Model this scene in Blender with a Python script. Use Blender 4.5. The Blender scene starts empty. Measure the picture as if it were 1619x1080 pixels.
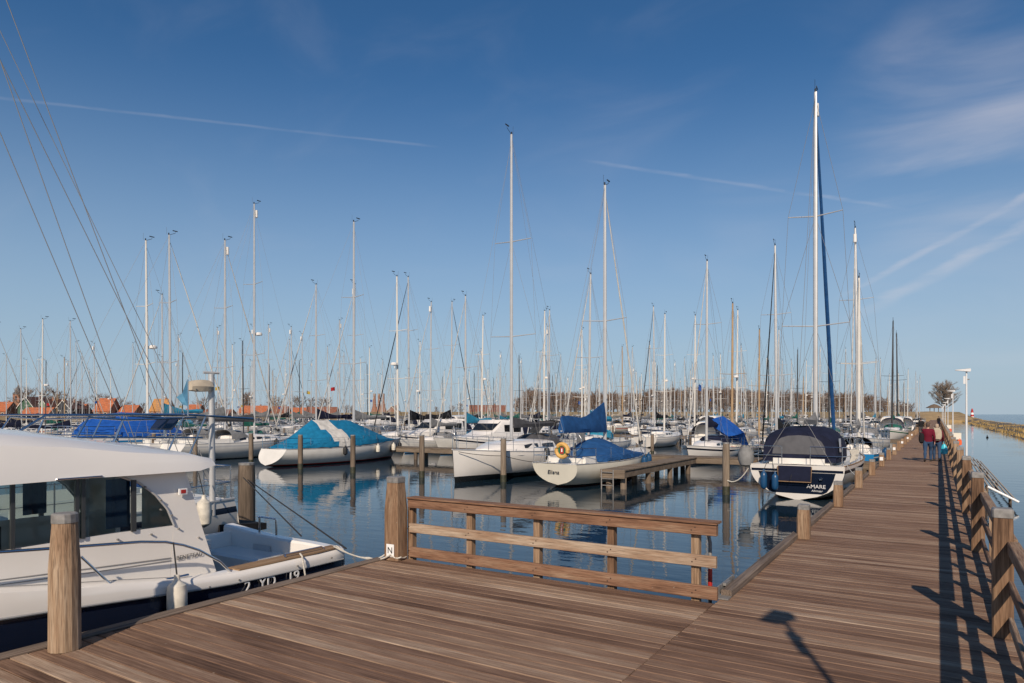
import bpy, bmesh, math, random
from mathutils import Vector, Matrix
random.seed(7)
R = math.radians
scene = bpy.context.scene
COL = scene.collection
# ------------------------------------------------------------------ camera
FPX, CAMH = 1079.0, 2.1
YAW = math.atan(673 / 1079.0)
SN, CS = math.sin(YAW), math.cos(YAW)
cam_d = bpy.data.cameras.new('camera'); cam = bpy.data.objects.new('camera', cam_d)
COL.objects.link(cam); scene.camera = cam
cam.location = (0, 0, CAMH); cam.rotation_euler = (R(90), 0, YAW)
cam_d.sensor_width = 36; cam_d.lens = 36 * FPX / 1619
cam_d.shift_y = 115 / 1619.0
cam_d.clip_start = .05; cam_d.clip_end = 20000
WZ = -.75                                       # water level (deck is z = 0)
# pixel (of the 1619 px wide photograph) -> point on a real plane of the place
def ray(px, py):
    dx = (px - 809.5) / FPX; dy = (py - 655) / FPX
    return (-SN + dx * CS, CS + dx * SN, -dy)
def onz(px, py, z=0.):
    r = ray(px, py); t = (z - CAMH) / r[2]; return Vector((r[0] * t, r[1] * t, z))
def ony(px, py, Y):
    r = ray(px, py); t = Y / r[1]; return Vector((r[0] * t, Y, CAMH + r[2] * t))
def onx(px, py, X):
    r = ray(px, py); t = X / r[0]; return Vector((X, r[1] * t, CAMH + r[2] * t))
def ond(px, py, d):
    r = ray(px, py); return Vector((r[0] * d, r[1] * d, CAMH + r[2] * d))
# ------------------------------------------------------------------ world, sun, exposure
SUN_EL, SUN_AZ = R(33), R(157.5)                # azimuth clockwise from +Y
w = bpy.data.worlds.new('World'); scene.world = w; w.use_nodes = True
nt = w.node_tree; N = nt.nodes; L = nt.links; N.clear()
def nd(t, **k):
    n = N.new(t)
    for a, b in k.items(): setattr(n, a, b)
    return n
def wm(op, a, b=None, c=None, clamp=False):
    n = nd('ShaderNodeMath', operation=op, use_clamp=clamp)
    for i, v in enumerate((a, b, c)):
        if v is None: continue
        if isinstance(v, (int, float)): n.inputs[i].default_value = v
        else: L.new(v, n.inputs[i])
    return n.outputs[0]
def wv(op, a, b):
    n = nd('ShaderNodeVectorMath', operation=op)
    for i, v in enumerate((a, b)):
        if isinstance(v, (tuple, Vector)): n.inputs[i].default_value = v
        else: L.new(v, n.inputs[i])
    return n
def wramp(v, a, b):
    n = nd('ShaderNodeMapRange'); n.interpolation_type = 'SMOOTHSTEP'; L.new(v, n.inputs[0])
    n.inputs[1].default_value = a; n.inputs[2].default_value = b; return n.outputs[0]
sky = nd('ShaderNodeTexSky'); sky.sky_type = 'NISHITA'; sky.sun_disc = False
sky.sun_elevation = SUN_EL; sky.sun_rotation = SUN_AZ; sky.air_density = .9; sky.dust_density = .2; sky.ozone_density = 2.6
tc = nd('ShaderNodeTexCoord'); D = tc.outputs['Generated']
def wnoise(scale3, sc, det, dist=0.):
    m = nd('ShaderNodeMapping'); L.new(D, m.inputs[0]); m.inputs['Scale'].default_value = scale3
    m.inputs['Rotation'].default_value = (0, 0, .5)
    n = nd('ShaderNodeTexNoise'); L.new(m.outputs[0], n.inputs[0]); n.inputs['Scale'].default_value = sc
    n.inputs['Detail'].default_value = det; n.inputs['Distortion'].default_value = dist; return n.outputs[0]
streak = wnoise((1, 3.5, 4.5), 2.6, 7, .6)
fine = wnoise((2, 2, 9), 7, 5, .4)
cl = wm('MULTIPLY', wramp(streak, .48, .86), .055)
def patch(px, py, r0, r1, amt):
    d = Vector(ray(px, py)).normalized()
    k = wv('DOT_PRODUCT', D, d).outputs['Value']
    return wm('MULTIPLY', wm('MULTIPLY', wramp(k, math.cos(R(r0)), math.cos(R(r1))), wramp(streak, .3, .75)), amt)
for a in ((1500, 205, 9, 2, .42), (1190, 310, 5, 1, .09), (920, 250, 9, 2, .04), (1560, 480, 12, 3, .1)):
    cl = wm('ADD', cl, patch(*a))
def contrail(p, q, wd, amt):
    a = Vector(ray(*p)).normalized(); b = Vector(ray(*q)).normalized()
    n = a.cross(b).normalized(); mid = (a + b).normalized(); ca = a.dot(mid)
    s = wm('ABSOLUTE', wm('ADD', wv('DOT_PRODUCT', D, n).outputs['Value'], wm('MULTIPLY', wm('SUBTRACT', fine, .5), wd * 1.6)))
    e = wramp(wv('DOT_PRODUCT', D, mid).outputs['Value'], ca - .004, ca + .012)
    band = wramp(s, wd, wd * .1)
    return wm('MULTIPLY', wm('MULTIPLY', band, e), wm('MULTIPLY', wramp(fine, .15, .75), amt))
for a in (((-60, 148), (690, 232),   .0026, .13), ((1345, 505), (1760, 285), .011, .3), ((1330, 470), (1800, 215), .006, .26),
          ((930, 255), (1430, 330), .0035, .16)):
    cl = wm('ADD', cl, contrail(*a))
mix = nd('ShaderNodeMixRGB'); L.new(wm('MINIMUM', cl, .6), mix.inputs[0]); tint = nd('ShaderNodeMixRGB', blend_type='MULTIPLY'); tint.inputs[0].default_value = 1; L.new(sky.outputs[0], tint.inputs[1]); tint.inputs[2].default_value = (.98, 1., 1.04, 1)
hsv = nd('ShaderNodeHueSaturation'); hsv.inputs['Saturation'].default_value = 1.22; hsv.inputs['Hue'].default_value = .498; L.new(tint.outputs[0], hsv.inputs['Color']); 
sep = nd('ShaderNodeSeparateXYZ'); L.new(D, sep.inputs[0])
hz = nd('ShaderNodeMixRGB'); L.new(wm('MULTIPLY', wramp(sep.outputs[2], .47, -.05), .92), hz.inputs[0]); L.new(hsv.outputs[0], hz.inputs[1]); hz.inputs[2].default_value = (4.1, 5.4, 6.7, 1)
L.new(hz.outputs[0], mix.inputs[1])
mix.inputs[2].default_value = (8.4, 7.9, 8.2, 1)
bg = nd('ShaderNodeBackground'); bg.inputs[1].default_value = .086; L.new(mix.outputs[0], bg.inputs[0])
wo = nd('ShaderNodeOutputWorld'); L.new(bg.outputs[0], wo.inputs[0])
sd = bpy.data.lights.new('sun', 'SUN'); sun = bpy.data.objects.new('sun', sd); COL.objects.link(sun)
sd.energy = 4.6; sd.angle = R(.53); sd.color = (1, .85, .68)
to_sun = Vector((math.sin(SUN_AZ) * math.cos(SUN_EL), math.cos(SUN_AZ) * math.cos(SUN_EL), math.sin(SUN_EL)))
sun.rotation_euler = to_sun.to_track_quat('Z', 'Y').to_euler(); sun.location = (20, -30, 40)
vs = scene.view_settings; vs.view_transform = 'Standard'; vs.look = 'None'; vs.gamma = 1; vs.exposure = 0; vs.use_curve_mapping = False

# ------------------------------------------------------------------ materials
MATS = {}
def principled(name):
    m = bpy.data.materials.new(name); m.use_nodes = True
    return m, m.node_tree, m.node_tree.nodes['Principled BSDF']
def mat(name, c, rough=.5, metal=0., var=.1, sc=6., bump=0., coat=0., spec=None):
    if name in MATS: return MATS[name]
    m, t, b = principled(name)
    tc = t.nodes.new('ShaderNodeTexCoord'); n = t.nodes.new('ShaderNodeTexNoise')
    t.links.new(tc.outputs['Object'], n.inputs[0]); n.inputs['Scale'].default_value = sc; n.inputs['Detail'].default_value = 6
    r = t.nodes.new('ShaderNodeValToRGB'); t.links.new(n.outputs[0], r.inputs[0])
    r.color_ramp.elements[0].position = .3; r.color_ramp.elements[1].position = .7
    r.color_ramp.elements[0].color = (*[x * (1 - var) for x in c], 1); r.color_ramp.elements[1].color = (*[min(1, x * (1 + var)) for x in c], 1)
    t.links.new(r.outputs[0], b.inputs['Base Color'])
    b.inputs['Roughness'].default_value = rough; b.inputs['Metallic'].default_value = metal
    if spec is not None: b.inputs['Specular IOR Level'].default_value = spec
    if coat: b.inputs['Coat Weight'].default_value = coat
    if bump:
        bp = t.nodes.new('ShaderNodeBump'); bp.inputs['Strength'].default_value = bump; bp.inputs['Distance'].default_value = .02
        t.links.new(n.outputs[0], bp.inputs['Height']); t.links.new(bp.outputs[0], b.inputs['Normal'])
    MATS[name] = m; return m
def wood(name, cols, axis=0, grain=26., pat=1.2, vary=.35, rough=.8, along=.7):
    m, t, b = principled(name); n = t.nodes; l = t.links
    tc = n.new('ShaderNodeTexCoord'); oi = n.new('ShaderNodeObjectInfo')
    ml = n.new('ShaderNodeMath'); ml.operation = 'MULTIPLY'; ml.inputs[1].default_value = 61.; l.new(oi.outputs['Random'], ml.inputs[0])
    ad = n.new('ShaderNodeVectorMath'); ad.operation = 'ADD'; l.new(tc.outputs['Object'], ad.inputs[0]); l.new(ml.outputs[0], ad.inputs[1])
    def ns(s3, det, rg=.6):
        mp = n.new('ShaderNodeMapping'); mp.inputs['Scale'].default_value = s3; l.new(ad.outputs[0], mp.inputs[0])
        q = n.new('ShaderNodeTexNoise'); q.inputs['Scale'].default_value = 1; q.inputs['Detail'].default_value = det
        q.inputs['Roughness'].default_value = rg; l.new(mp.outputs[0], q.inputs[0]); return q.outputs[0]
    s = [grain] * 3; s[axis] = along; g = ns(s, 5, .7)
    s2 = [grain * 4.] * 3; s2[axis] = along * 2.5; g2 = ns(s2, 2)
    s3 = [pat * 3] * 3; s3[axis] = pat * .5; p = ns(s3, 4)
    def mth(op, a, c):
        q = n.new('ShaderNodeMath'); q.operation = op
        for i, v in enumerate((a, c)):
            if isinstance(v, (int, float)): q.inputs[i].default_value = v
            else: l.new(v, q.inputs[i])
        return q.outputs[0]
    v = mth('ADD', mth('MULTIPLY', g, .5), mth('MULTIPLY', p, .5))
    rr = mth('MULTIPLY', mth('SUBTRACT', oi.outputs['Random'], .5), vary * .45)
    v = mth('ADD', v, rr)
    r = n.new('ShaderNodeValToRGB'); l.new(v, r.inputs[0]); e = r.color_ramp.elements
    e[0].position = .3; e[0].color = (*cols[0], 1); e[1].position = .72; e[1].color = (*cols[-1], 1)
    for i, c in enumerate(cols[1:-1]):
        k = e.new(.3 + .42 * (i + 1) / (len(cols) - 1)); k.color = (*c, 1)
    mx = n.new('ShaderNodeMixRGB'); mx.blend_type = 'MULTIPLY'; mx.inputs[0].default_value = .75; l.new(r.outputs[0], mx.inputs[1])
    r2 = n.new('ShaderNodeValToRGB'); l.new(g2, r2.inputs[0]); r2.color_ramp.elements[0].position = .32; r2.color_ramp.elements[0].color = (.35, .33, .32, 1)
    r2.color_ramp.elements[1].position = .55; l.new(r2.outputs[0], mx.inputs[2])
    sp = ns((19, 19, 19), 2); sr = n.new('ShaderNodeMapRange'); l.new(sp, sr.inputs[0]); sr.inputs[1].default_value = .74; sr.inputs[2].default_value = .8; sr.inputs[4].default_value = .6
    sm = n.new('ShaderNodeMixRGB'); l.new(sr.outputs[0], sm.inputs[0]); l.new(mx.outputs[0], sm.inputs[1]); sm.inputs[2].default_value = (.42, .37, .32, 1)
    l.new(sm.outputs[0], b.inputs['Base Color']); b.inputs['Roughness'].default_value = rough; b.inputs['Specular IOR Level'].default_value = .25
    bp = n.new('ShaderNodeBump'); bp.inputs['Strength'].default_value = .55; bp.inputs['Distance'].default_value = .006
    l.new(mth('ADD', g, g2), bp.inputs['Height']); l.new(bp.outputs[0], b.inputs['Normal'])
    MATS[name] = m; return m
DECKW = wood('deck_wood', [(.1, .055, .035), (.21, .126, .085), (.3, .2, .138), (.47, .355, .262)], 0, 52, 1.3, .5, along=1.1)
POSTW = wood('post_wood', [(.1, .056, .034), (.23, .138, .083), (.33, .225, .145), (.46, .35, .25)], 2, 26, 2., .45, along=1.5)
RAILX = wood('rail_wood_across', [(.11, .055, .034), (.24, .13, .08), (.32, .21, .14), (.46, .36, .27)], 0, 30, 2.2, .6, along=1.6)
RAILY = wood('rail_wood_along', [(.1, .056, .036), (.22, .135, .088), (.32, .225, .155), (.44, .35, .26)], 1, 28, 2., .5, along=1.4)
KERBY = wood('kerb_wood', [(.1, .075, .058), (.2, .155, .125), (.3, .245, .2)], 1, 26, .8, .3)
PILEW = wood('pile_wood', [(.09, .068, .05), (.19, .145, .108), (.3, .245, .19)], 2, 20, 1., .5)
JETW = wood('jetty_wood', [(.1, .075, .055), (.2, .155, .115), (.29, .235, .18)], 0, 20, .8, .3)
GALV = mat('galvanised', (.25, .24, .23), .6, .35, .25, 20)
STEEL = mat('stainless', (.62, .62, .63), .22, 1., .05)
ALU = mat('mast_alu', (.5, .5, .5), .42, .35, .07, 3)
MASTW = mat('mast_white', (.6, .58, .54), .4, 0, .05, 3)
MASTB = mat('mast_black', (.03, .03, .032), .4, 0, .1, 3)
MASTT = mat('mast_timber', (.36, .24, .13), .5, 0, .15, 3)
WIRE = mat('rig_wire', (.2, .2, .205), .6, 0, .05)
GEL = mat('gelcoat', (.78, .745, .7), .22, 0, .03, 1.5, coat=.3)
GEL2 = mat('gelcoat_old', (.66, .64, .6), .38, 0, .07, 2)
GELG = mat('gelcoat_grey', (.5, .5, .5), .35, 0, .06, 2)
CREAM = mat('gelcoat_cream', (.72, .68, .58), .35, 0, .05, 2)
NAVYH = mat('navy_hull', (.008, .013, .03), .15, 0, .1, 2, coat=.5)
BLUEH = mat('blue_hull', (.02, .2, .45), .25, 0, .06, 2)
BLACKH = mat('dark_hull', (.018, .02, .022), .25, 0, .1, 2)
GREENH = mat('green_hull', (.015, .12, .06), .3, 0, .1, 2)
REDP = mat('red_paint', (.4, .025, .02), .4, 0, .1)
ANTIB = mat('antifoul_black', (.02, .02, .022), .7)
ANTIR = mat('antifoul_red', (.16, .03, .025), .7)
GLASS = mat('dark_glass', (.012, .015, .018), .06, 0, .1)
BLACK = mat('black_rubber', (.015, .015, .016), .5)
TEAK = wood('teak', [(.2, .12, .065), (.33, .215, .125), (.42, .29, .18)], 1, 20, 1., .2)
def cloth(name, c): return mat(name, c, .85, 0, .2, 4, .9, spec=.2)
CNAVY = cloth('navy_canvas', (.011, .014, .034)); CBLUE = cloth('blue_canvas', (.015, .07, .2)); CROY = cloth('royal_canvas', (.012, .085, .36))
CTEAL = cloth('teal_canvas', (.008, .15, .29)); CGREY = cloth('grey_canvas', (.2, .2, .2)); CDGREY = cloth('dark_canvas', (.07, .07, .075))
CWHITE = cloth('white_canvas', (.56, .54, .5)); FURL = cloth('furl_canvas', (.42, .41, .39)); CBLACK = cloth('black_canvas', (.014, .014, .016)); CRED = cloth('red_canvas', (.35, .03, .03))
CTURQ = cloth('turquoise_canvas', (.03, .22, .34)); CBEIGE = cloth('beige_canvas', (.42, .36, .28)); CGREEN = cloth('green_canvas', (.02, .12, .09))
ORANGE = mat('orange_plastic', (.75, .12, .03), .45); YELLOW = mat('yellow_foam', (.62, .36, .1), .6)
ROPEW = mat('rope_white', (.55, .52, .46), .9, 0, .2, 60); ROPEB = mat('rope_black', (.02, .02, .022), .9)
FENDB = mat('fender_blue', (.01, .06, .15), .35, 0, .12, 8); FENDW = mat('fender_white', (.6, .56, .48), .5, 0, .25, 9); PRINTW = mat('white_print', (.8, .8, .8), .5, 0, .02); PRINTB = mat('black_print', (.02, .02, .02), .6)

# ------------------------------------------------------------------ mesh helpers
class MB:
    def __init__(s): s.v = []; s.f = []; s.m = []
    def add(s, vs, fs, mi=0):
        o = len(s.v); s.v += [tuple(p) for p in vs]
        for q in fs: s.f.append(tuple(i + o for i in q)); s.m.append(mi)
        return s
    def box(s, a, b, mi=0, M=None):
        x0, y0, z0 = a; x1, y1, z1 = b
        vs = [Vector(p) for p in ((x0, y0, z0), (x1, y0, z0), (x1, y1, z0), (x0, y1, z0), (x0, y0, z1), (x1, y0, z1), (x1, y1, z1), (x0, y1, z1))]
        if M: vs = [M @ p for p in vs]
        return s.add(vs, [(3, 2, 1, 0), (4, 5, 6, 7), (0, 1, 5, 4), (1, 2, 6, 5), (2, 3, 7, 6), (3, 0, 4, 7)], mi)
    def tube(s, pts, r, n=6, mi=0, cap=True, flat=1.):
        pts = [Vector(p) for p in pts]; rs = r if isinstance(r, (list, tuple)) else [r] * len(pts)
        vs = []; up = Vector((0, 0, 1)); k = len(pts)
        for i, p in enumerate(pts):
            d = (pts[min(i + 1, k - 1)] - pts[max(i - 1, 0)])
            d = d.normalized() if d.length > 1e-9 else Vector((0, 0, 1))
            a = d.cross(up if abs(d.z) < .95 else Vector((1, 0, 0))).normalized(); b = d.cross(a).normalized()
            for j in range(n):
                t = 2 * math.pi * j / n; vs.append(p + a * math.cos(t) * rs[i] + b * math.sin(t) * rs[i] * flat)
        fs = [(i * n + j, i * n + (j + 1) % n, (i + 1) * n + (j + 1) % n, (i + 1) * n + j) for i in range(k - 1) for j in range(n)]
        if cap: fs += [tuple(range(n)), tuple((k - 1) * n + j for j in range(n))[::-1]]
        return s.add(vs, fs, mi)
    def loft(s, secs, close=False, cap=False, mi=0, mis=None):
        n = len(secs[0]); o = len(s.v); s.v += [tuple(p) for q in secs for p in q]
        for i in range(len(secs) - 1):
            for j in range(n if close else n - 1):
                s.f.append((o + i * n + j, o + i * n + (j + 1) % n, o + (i + 1) * n + (j + 1) % n, o + (i + 1) * n + j))
                s.m.append(mis(i, j) if mis else mi)
        if cap:
            s.f.append(tuple(o + j for j in range(n))[::-1]); s.m.append(mi)
            s.f.append(tuple(o + (len(secs) - 1) * n + j for j in range(n))); s.m.append(mi)
        return s
    def lathe(s, prof, n=12, mi=0, M=None):
        secs = []
        for r_, z in prof:
            q = [Vector((r_ * math.cos(2 * math.pi * j / n), r_ * math.sin(2 * math.pi * j / n), z)) for j in range(n)]
            secs.append([M @ p for p in q] if M else q)
        return s.loft(secs, True, True, mi)
    def build(s, name, mats, parent=None, smooth=False, loc=None, fix=True):
        me = bpy.data.meshes.new(name); me.from_pydata(s.v, [], s.f)
        for m_ in (mats if isinstance(mats, (list, tuple)) else [mats]): me.materials.append(m_)
        me.polygons.foreach_set('material_index', s.m)
        if smooth: me.polygons.foreach_set('use_smooth', [True] * len(s.f))
        if fix:
            bm = bmesh.new(); bm.from_mesh(me); bmesh.ops.recalc_face_normals(bm, faces=bm.faces); bm.to_mesh(me); bm.free()
        me.update()
        if smooth:
            try: me.set_sharp_from_angle(angle=R(38))
            except Exception: pass
        return link(name, me, parent, loc)
def link(name, me, parent=None, loc=None):
    o = bpy.data.objects.new(name, me); COL.objects.link(o)
    if parent: o.parent = parent
    if loc: o.location = loc
    return o
def tag(o, label, cat=None, group=None, kind=None):
    if label: o['label'] = label
    if cat: o['category'] = cat
    if group: o['group'] = group
    if kind: o['kind'] = kind
    return o
def nth(n): return ['zeroth', 'first', 'second', 'third', 'fourth', 'fifth', 'sixth', 'seventh', 'eighth', 'ninth', 'tenth', 'eleventh', 'twelfth'][n] if n < 13 else f'{n}' + ('th' if n % 100 in (11, 12, 13) else {1: 'st', 2: 'nd', 3: 'rd'}.get(n % 10, 'th'))
def struct(o): o['kind'] = 'structure'; return o
def empty(name, loc, rz=0.):
    o = bpy.data.objects.new(name, None); COL.objects.link(o); o.location = loc; o.rotation_euler = (0, 0, rz); return o
def copy_tree(o, parent=None):
    c = o.copy(); COL.objects.link(c); c.parent = parent
    for ch in o.children: copy_tree(ch, c)
    return c
def text(name, s, size, m, parent, M, thick=.003, shear=0.):
    cu = bpy.data.curves.new('txt', 'FONT'); cu.body = s; cu.size = size; cu.extrude = thick; cu.align_x = 'CENTER'; cu.align_y = 'CENTER'; cu.shear = shear
    to = bpy.data.objects.new('txt', cu); COL.objects.link(to); dg = bpy.context.evaluated_depsgraph_get()
    me = bpy.data.meshes.new_from_object(to.evaluated_get(dg)); bpy.data.objects.remove(to); me.transform(M)
    me.materials.clear(); me.materials.append(m)
    return link(name, me, parent)
def frame(origin, ex, ey):
    ex = Vector(ex).normalized(); ey = Vector(ey); ey = (ey - ex * ey.dot(ex)).normalized(); ez = ex.cross(ey)
    return Matrix(((ex.x, ey.x, ez.x, origin[0]), (ex.y, ey.y, ez.y, origin[1]), (ex.z, ey.z, ez.z, origin[2]), (0, 0, 0, 1)))

# ------------------------------------------------------------------ water, sea, land
def water_mat(name, base, sc, strength, rough, sc2, dist=.03):
    m, t, b = principled(name); n = t.nodes; l = t.links
    tc = n.new('ShaderNodeTexCoord')
    def ns(s3, sc_, det):
        mp = n.new('ShaderNodeMapping'); mp.inputs['Scale'].default_value = s3; mp.inputs['Rotation'].default_value = (0, 0, -YAW)
        l.new(tc.outputs['Object'], mp.inputs[0])
        q = n.new('ShaderNodeTexNoise'); q.inputs['Scale'].default_value = sc_; q.inputs['Detail'].default_value = det; l.new(mp.outputs[0], q.inputs[0]); return q.outputs[0]
    a = ns((.55, 1.5, 1), sc, 3); c = ns((.6, 1.2, 1), sc2, 2)
    mx = n.new('ShaderNodeMath'); mx.operation = 'MULTIPLY_ADD'; l.new(c, mx.inputs[0]); mx.inputs[1].default_value = 2.; l.new(a, mx.inputs[2])
    bp = n.new('ShaderNodeBump'); bp.inputs['Strength'].default_value = strength; bp.inputs['Distance'].default_value = dist
    pn = ns((.5, 1.3, 1), .07, 2); mr = n.new('ShaderNodeMapRange'); l.new(pn, mr.inputs[0]); mr.inputs[1].default_value = .35; mr.inputs[2].default_value = .7; mr.inputs[3].default_value = strength * .45; mr.inputs[4].default_value = strength * 1.5
    l.new(mr.outputs[0], bp.inputs['Strength'])
    l.new(mx.outputs[0], bp.inputs['Height']); l.new(bp.outputs[0], b.inputs['Normal'])
    b.inputs['Base Color'].default_value = (*base, 1); b.inputs['Roughness'].default_value = rough; b.inputs['IOR'].default_value = 1.33
    return m
HW = water_mat('harbour_water_surface', (.008, .022, .036), 2.2, .24, .015, .45)
SEAW = water_mat('sea_surface', (.01, .045, .08), .5, 1., .12, .12, .3)
XB = 13.
struct(MB().add([(-900, -60, WZ), (XB, -60, WZ), (XB, 900, WZ), (-900, 900, WZ)], [(0, 1, 2, 3)]).build('harbour_water', HW))
struct(MB().add([(XB, -200, WZ), (9000, -200, WZ), (9000, 14000, WZ), (XB, 14000, WZ)], [(0, 1, 2, 3)]).build('sea', SEAW))
def dl(d, lat, z): return Vector((-SN * d + CS * lat, CS * d + SN * lat, z))
DRYG = mat('dry_grass', (.34, .235, .115), .95, 0, .35, .35, .5); GRASS = mat('rough_grass', (.25, .18, .085), .95, 0, .35, .3, .5)
STONE = mat('basalt', (.09, .085, .08), .9, 0, .4, 1.5, .8)
# land with a dike along the back of the marina
b = MB(); lats = [-900 + 30 * i for i in range(38)]
prof = [(-4, WZ - .5), (0, .1), (6, 1.), (14, 3.1), (20, 3.2), (32, .8), (90, .6), (2500, .6)]
LD = 285.
secs = []
for la in lats:
    la = min(la, 196)
    k = 1. if la > -60 else max(.35, 1 - (-60 - la) / 120)
    secs.append([dl(LD + (dd if dd < 2000 else dd), la, WZ - .5 if i == 0 else z * k + (.0 if k == 1 else 0)) for i, (dd, z) in enumerate(prof)])
b.loft(secs); struct(b.build('land', GRASS, smooth=True))
# headland at the end of the pier
b = MB(); hs = []
for i, (Y, zx) in enumerate(((296, .0), (304, 1.), (316, 2.6), (330, 3.3), (350, 3.), (420, 2.4), (480, .4), (500, WZ - .4))):
    hs.append([(-34 + .02 * Y, Y, min(0, zx) - .3), (-14, Y, zx * .9), (-2, Y, zx), (4, Y, zx * .75), (9, Y, zx * .55 - .1), (11, Y, min(zx * .3, .7)), (12.5, Y, WZ - .5)])
b.loft(hs, cap=True); struct(b.build('headland', DRYG, smooth=True))
# breakwater of stones and reed at the right
b = MB(); bs = []; rnd = random.Random(3)
for i in range(150):
    Y = 64 + i * 2.6; wob = math.sin(Y * .11) * .9 + math.sin(Y * .37) * .5 + rnd.uniform(-.5, .5)
    xl = 8.6 + wob * .7 - .006 * (Y - 100); ht = .42 + .15 * math.sin(Y * .23) + rnd.uniform(-.1, .1); wd = 7.5 + wob
    bs.append([(xl, Y, WZ - .2), (xl + .8, Y, WZ + .25), (xl + 2.2, Y, WZ + ht * 1.3), (xl + wd * .5, Y, WZ + ht * 1.6), (xl + wd * .8, Y, WZ + ht), (xl + wd, Y, WZ - .2)])
b.loft(bs, cap=True); struct(b.build('breakwater', STONE, smooth=True))
b = MB()
for i in range(15000):
    Y = 64 + rnd.random() ** 1.6 * 380; x = 8.3 + rnd.random() * 7.2 - .006 * (Y - 100)
    if math.sin(Y * .5 + x) + math.sin(Y * .13) + rnd.uniform(-1, 1) < -.7: continue
    sc = 1 + Y / 260.; h_ = rnd.uniform(.2, .55); a = rnd.uniform(0, 6.28); wv_ = .035 * sc; le = rnd.uniform(.05, .3)
    zb = WZ + (.1 if x < 9.4 else .45)
    b.add([(x - math.cos(a) * wv_, Y - math.sin(a) * wv_, zb), (x + math.cos(a) * wv_, Y + math.sin(a) * wv_, zb), (x + le * math.sin(a), Y + le * math.cos(a), zb + h_)], [(0, 1, 2)])
tag(b.build('reed', mat('reed', (.4, .27, .1), .9, 0, .4, .6), fix=False), 'dry yellow reed growing along the breakwater', 'reed', kind='stuff')

# ------------------------------------------------------------------ timber pier and quay deck
PX0, PX1, QX, GY = -2.1, .66, -6.85, 7.72         # pier edges, quay outer edge, quay end
PW, PG = .145, .0105
def plank_mesh(name, ln):
    b = MB(); h = .048; c = .004; w_ = PW - PG
    prof = [(0, -h), (w_, -h), (w_, -c), (w_ - c, 0), (c, 0), (0, -c)]
    b.loft([[(x, y, z) for y, z in prof] for x in (0, ln)], True, True)
    o = b.build(name, DECKW); me = o.data; bpy.data.objects.remove(o); return me
pier = struct(empty('pier', (PX0, -6, 0)))
m_p = plank_mesh('plank', PX1 - PX0)
rnd = random.Random(5)
n_p = 300
for i in range(n_p):
    o = link('plank', m_p, pier, (rnd.uniform(-.003, .003), i * PW, rnd.uniform(-.002, .001)))
b = MB()
y = -6 + n_p * PW
while y < 300:
    stp = PW if y < 130 else PW * 3
    b.box((PX0, y, -.05), (PX1, y + stp - PG, rnd.uniform(-.002, .001))); y += stp
o = b.build('planks_beyond', DECKW, pier, fix=False); o['kind'] = 'stuff'; o.matrix_parent_inverse = Matrix.Translation((-PX0, 6, 0))
quay = struct(empty('quay_deck', (QX, -6, 0)))
m_q = plank_mesh('plank', PX0 - .008 - QX)
i = 0
while -6 + (i + 1) * PW <= GY + .05:
    link('plank', m_q, quay, (rnd.uniform(-.003, .002), i * PW, rnd.uniform(-.0025, .001))); i += 1
# beams below the decks
b = MB()
for x in (PX0 + .1, (PX0 + PX1) / 2, PX1 - .2): b.box((x, -6, -.3), (x + .12, 300, -.052))
o = b.build('beam', JETW, pier, fix=False); o.matrix_parent_inverse = Matrix.Translation((-PX0, 6, 0))
b = MB()
for x in (QX + .02, -5.2, -3.6, PX0 - .2): b.box((x, -6, -.3), (x + .12, GY - .02, -.052))
b.box((QX, GY - .1, -.28), (PX0 - .02, GY + .02, -.0535))
o = b.build('beam', JETW, quay, fix=False); o.matrix_parent_inverse = Matrix.Translation((-QX, 6, 0))
b = MB()
for k in range(62):
    for x in (PX0 + .16, PX1 - .14): b.tube([(x, -4 + k * 4.75, -2), (x, -4 + k * 4.75, -.06)], .11, 8)
o = b.build('pile', PILEW, pier, fix=False); o.matrix_parent_inverse = Matrix.Translation((-PX0, 6, 0)); o['kind'] = 'stuff'
# kerbs
def kerb(name, x0, x1, y0, y1, z, label):
    b = MB(); c = .015
    pr = [(x0, .003), (x1, .003), (x1, z - c), (x1 - c, z), (x0 + c, z), (x0, z - c)]
    b.loft([[(x, y, zz) for x, zz in pr] for y in (y0, y1)], True, True)
    return tag(b.build(name, KERBY), label, 'kerb')
kerb('kerb_timber', QX - .06, QX + .07, -6, 7.36, .03, 'weathered timber kerb along the quay edge beside the motor boat')
y = GY + .2; kn = 0
segs = ['timber kerb piece on the pier edge starting at the railing end', 'timber kerb piece along the pier edge beside the navy and white yacht', 'timber kerb piece along the pier edge just past the first jetty', 'long timber kerb running far along the pier edge']
for y0, y1, lb in ((7.95, 22, segs[0]), (22.02, 34, segs[1]), (34.02, 62, segs[2]), (62.02, 298, segs[3])): kerb('kerb_timber', PX0 - .02, PX0 + .1, y0, y1, .085, lb)
b = MB(); b.box((PX0 - .05, 7.8, .004), (PX0 + .1, 7.945, .02)); b.box((PX0 - .05, 7.8, .02), (PX0 - .035, 8.6, .12)); b.box((PX0 - .035, 8.1, .09), (PX0 + .0, 8.3, .12))
tag(b.build('edge_bracket', GALV), 'small galvanised angle bracket on the deck corner at the railing end', 'bracket')

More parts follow.
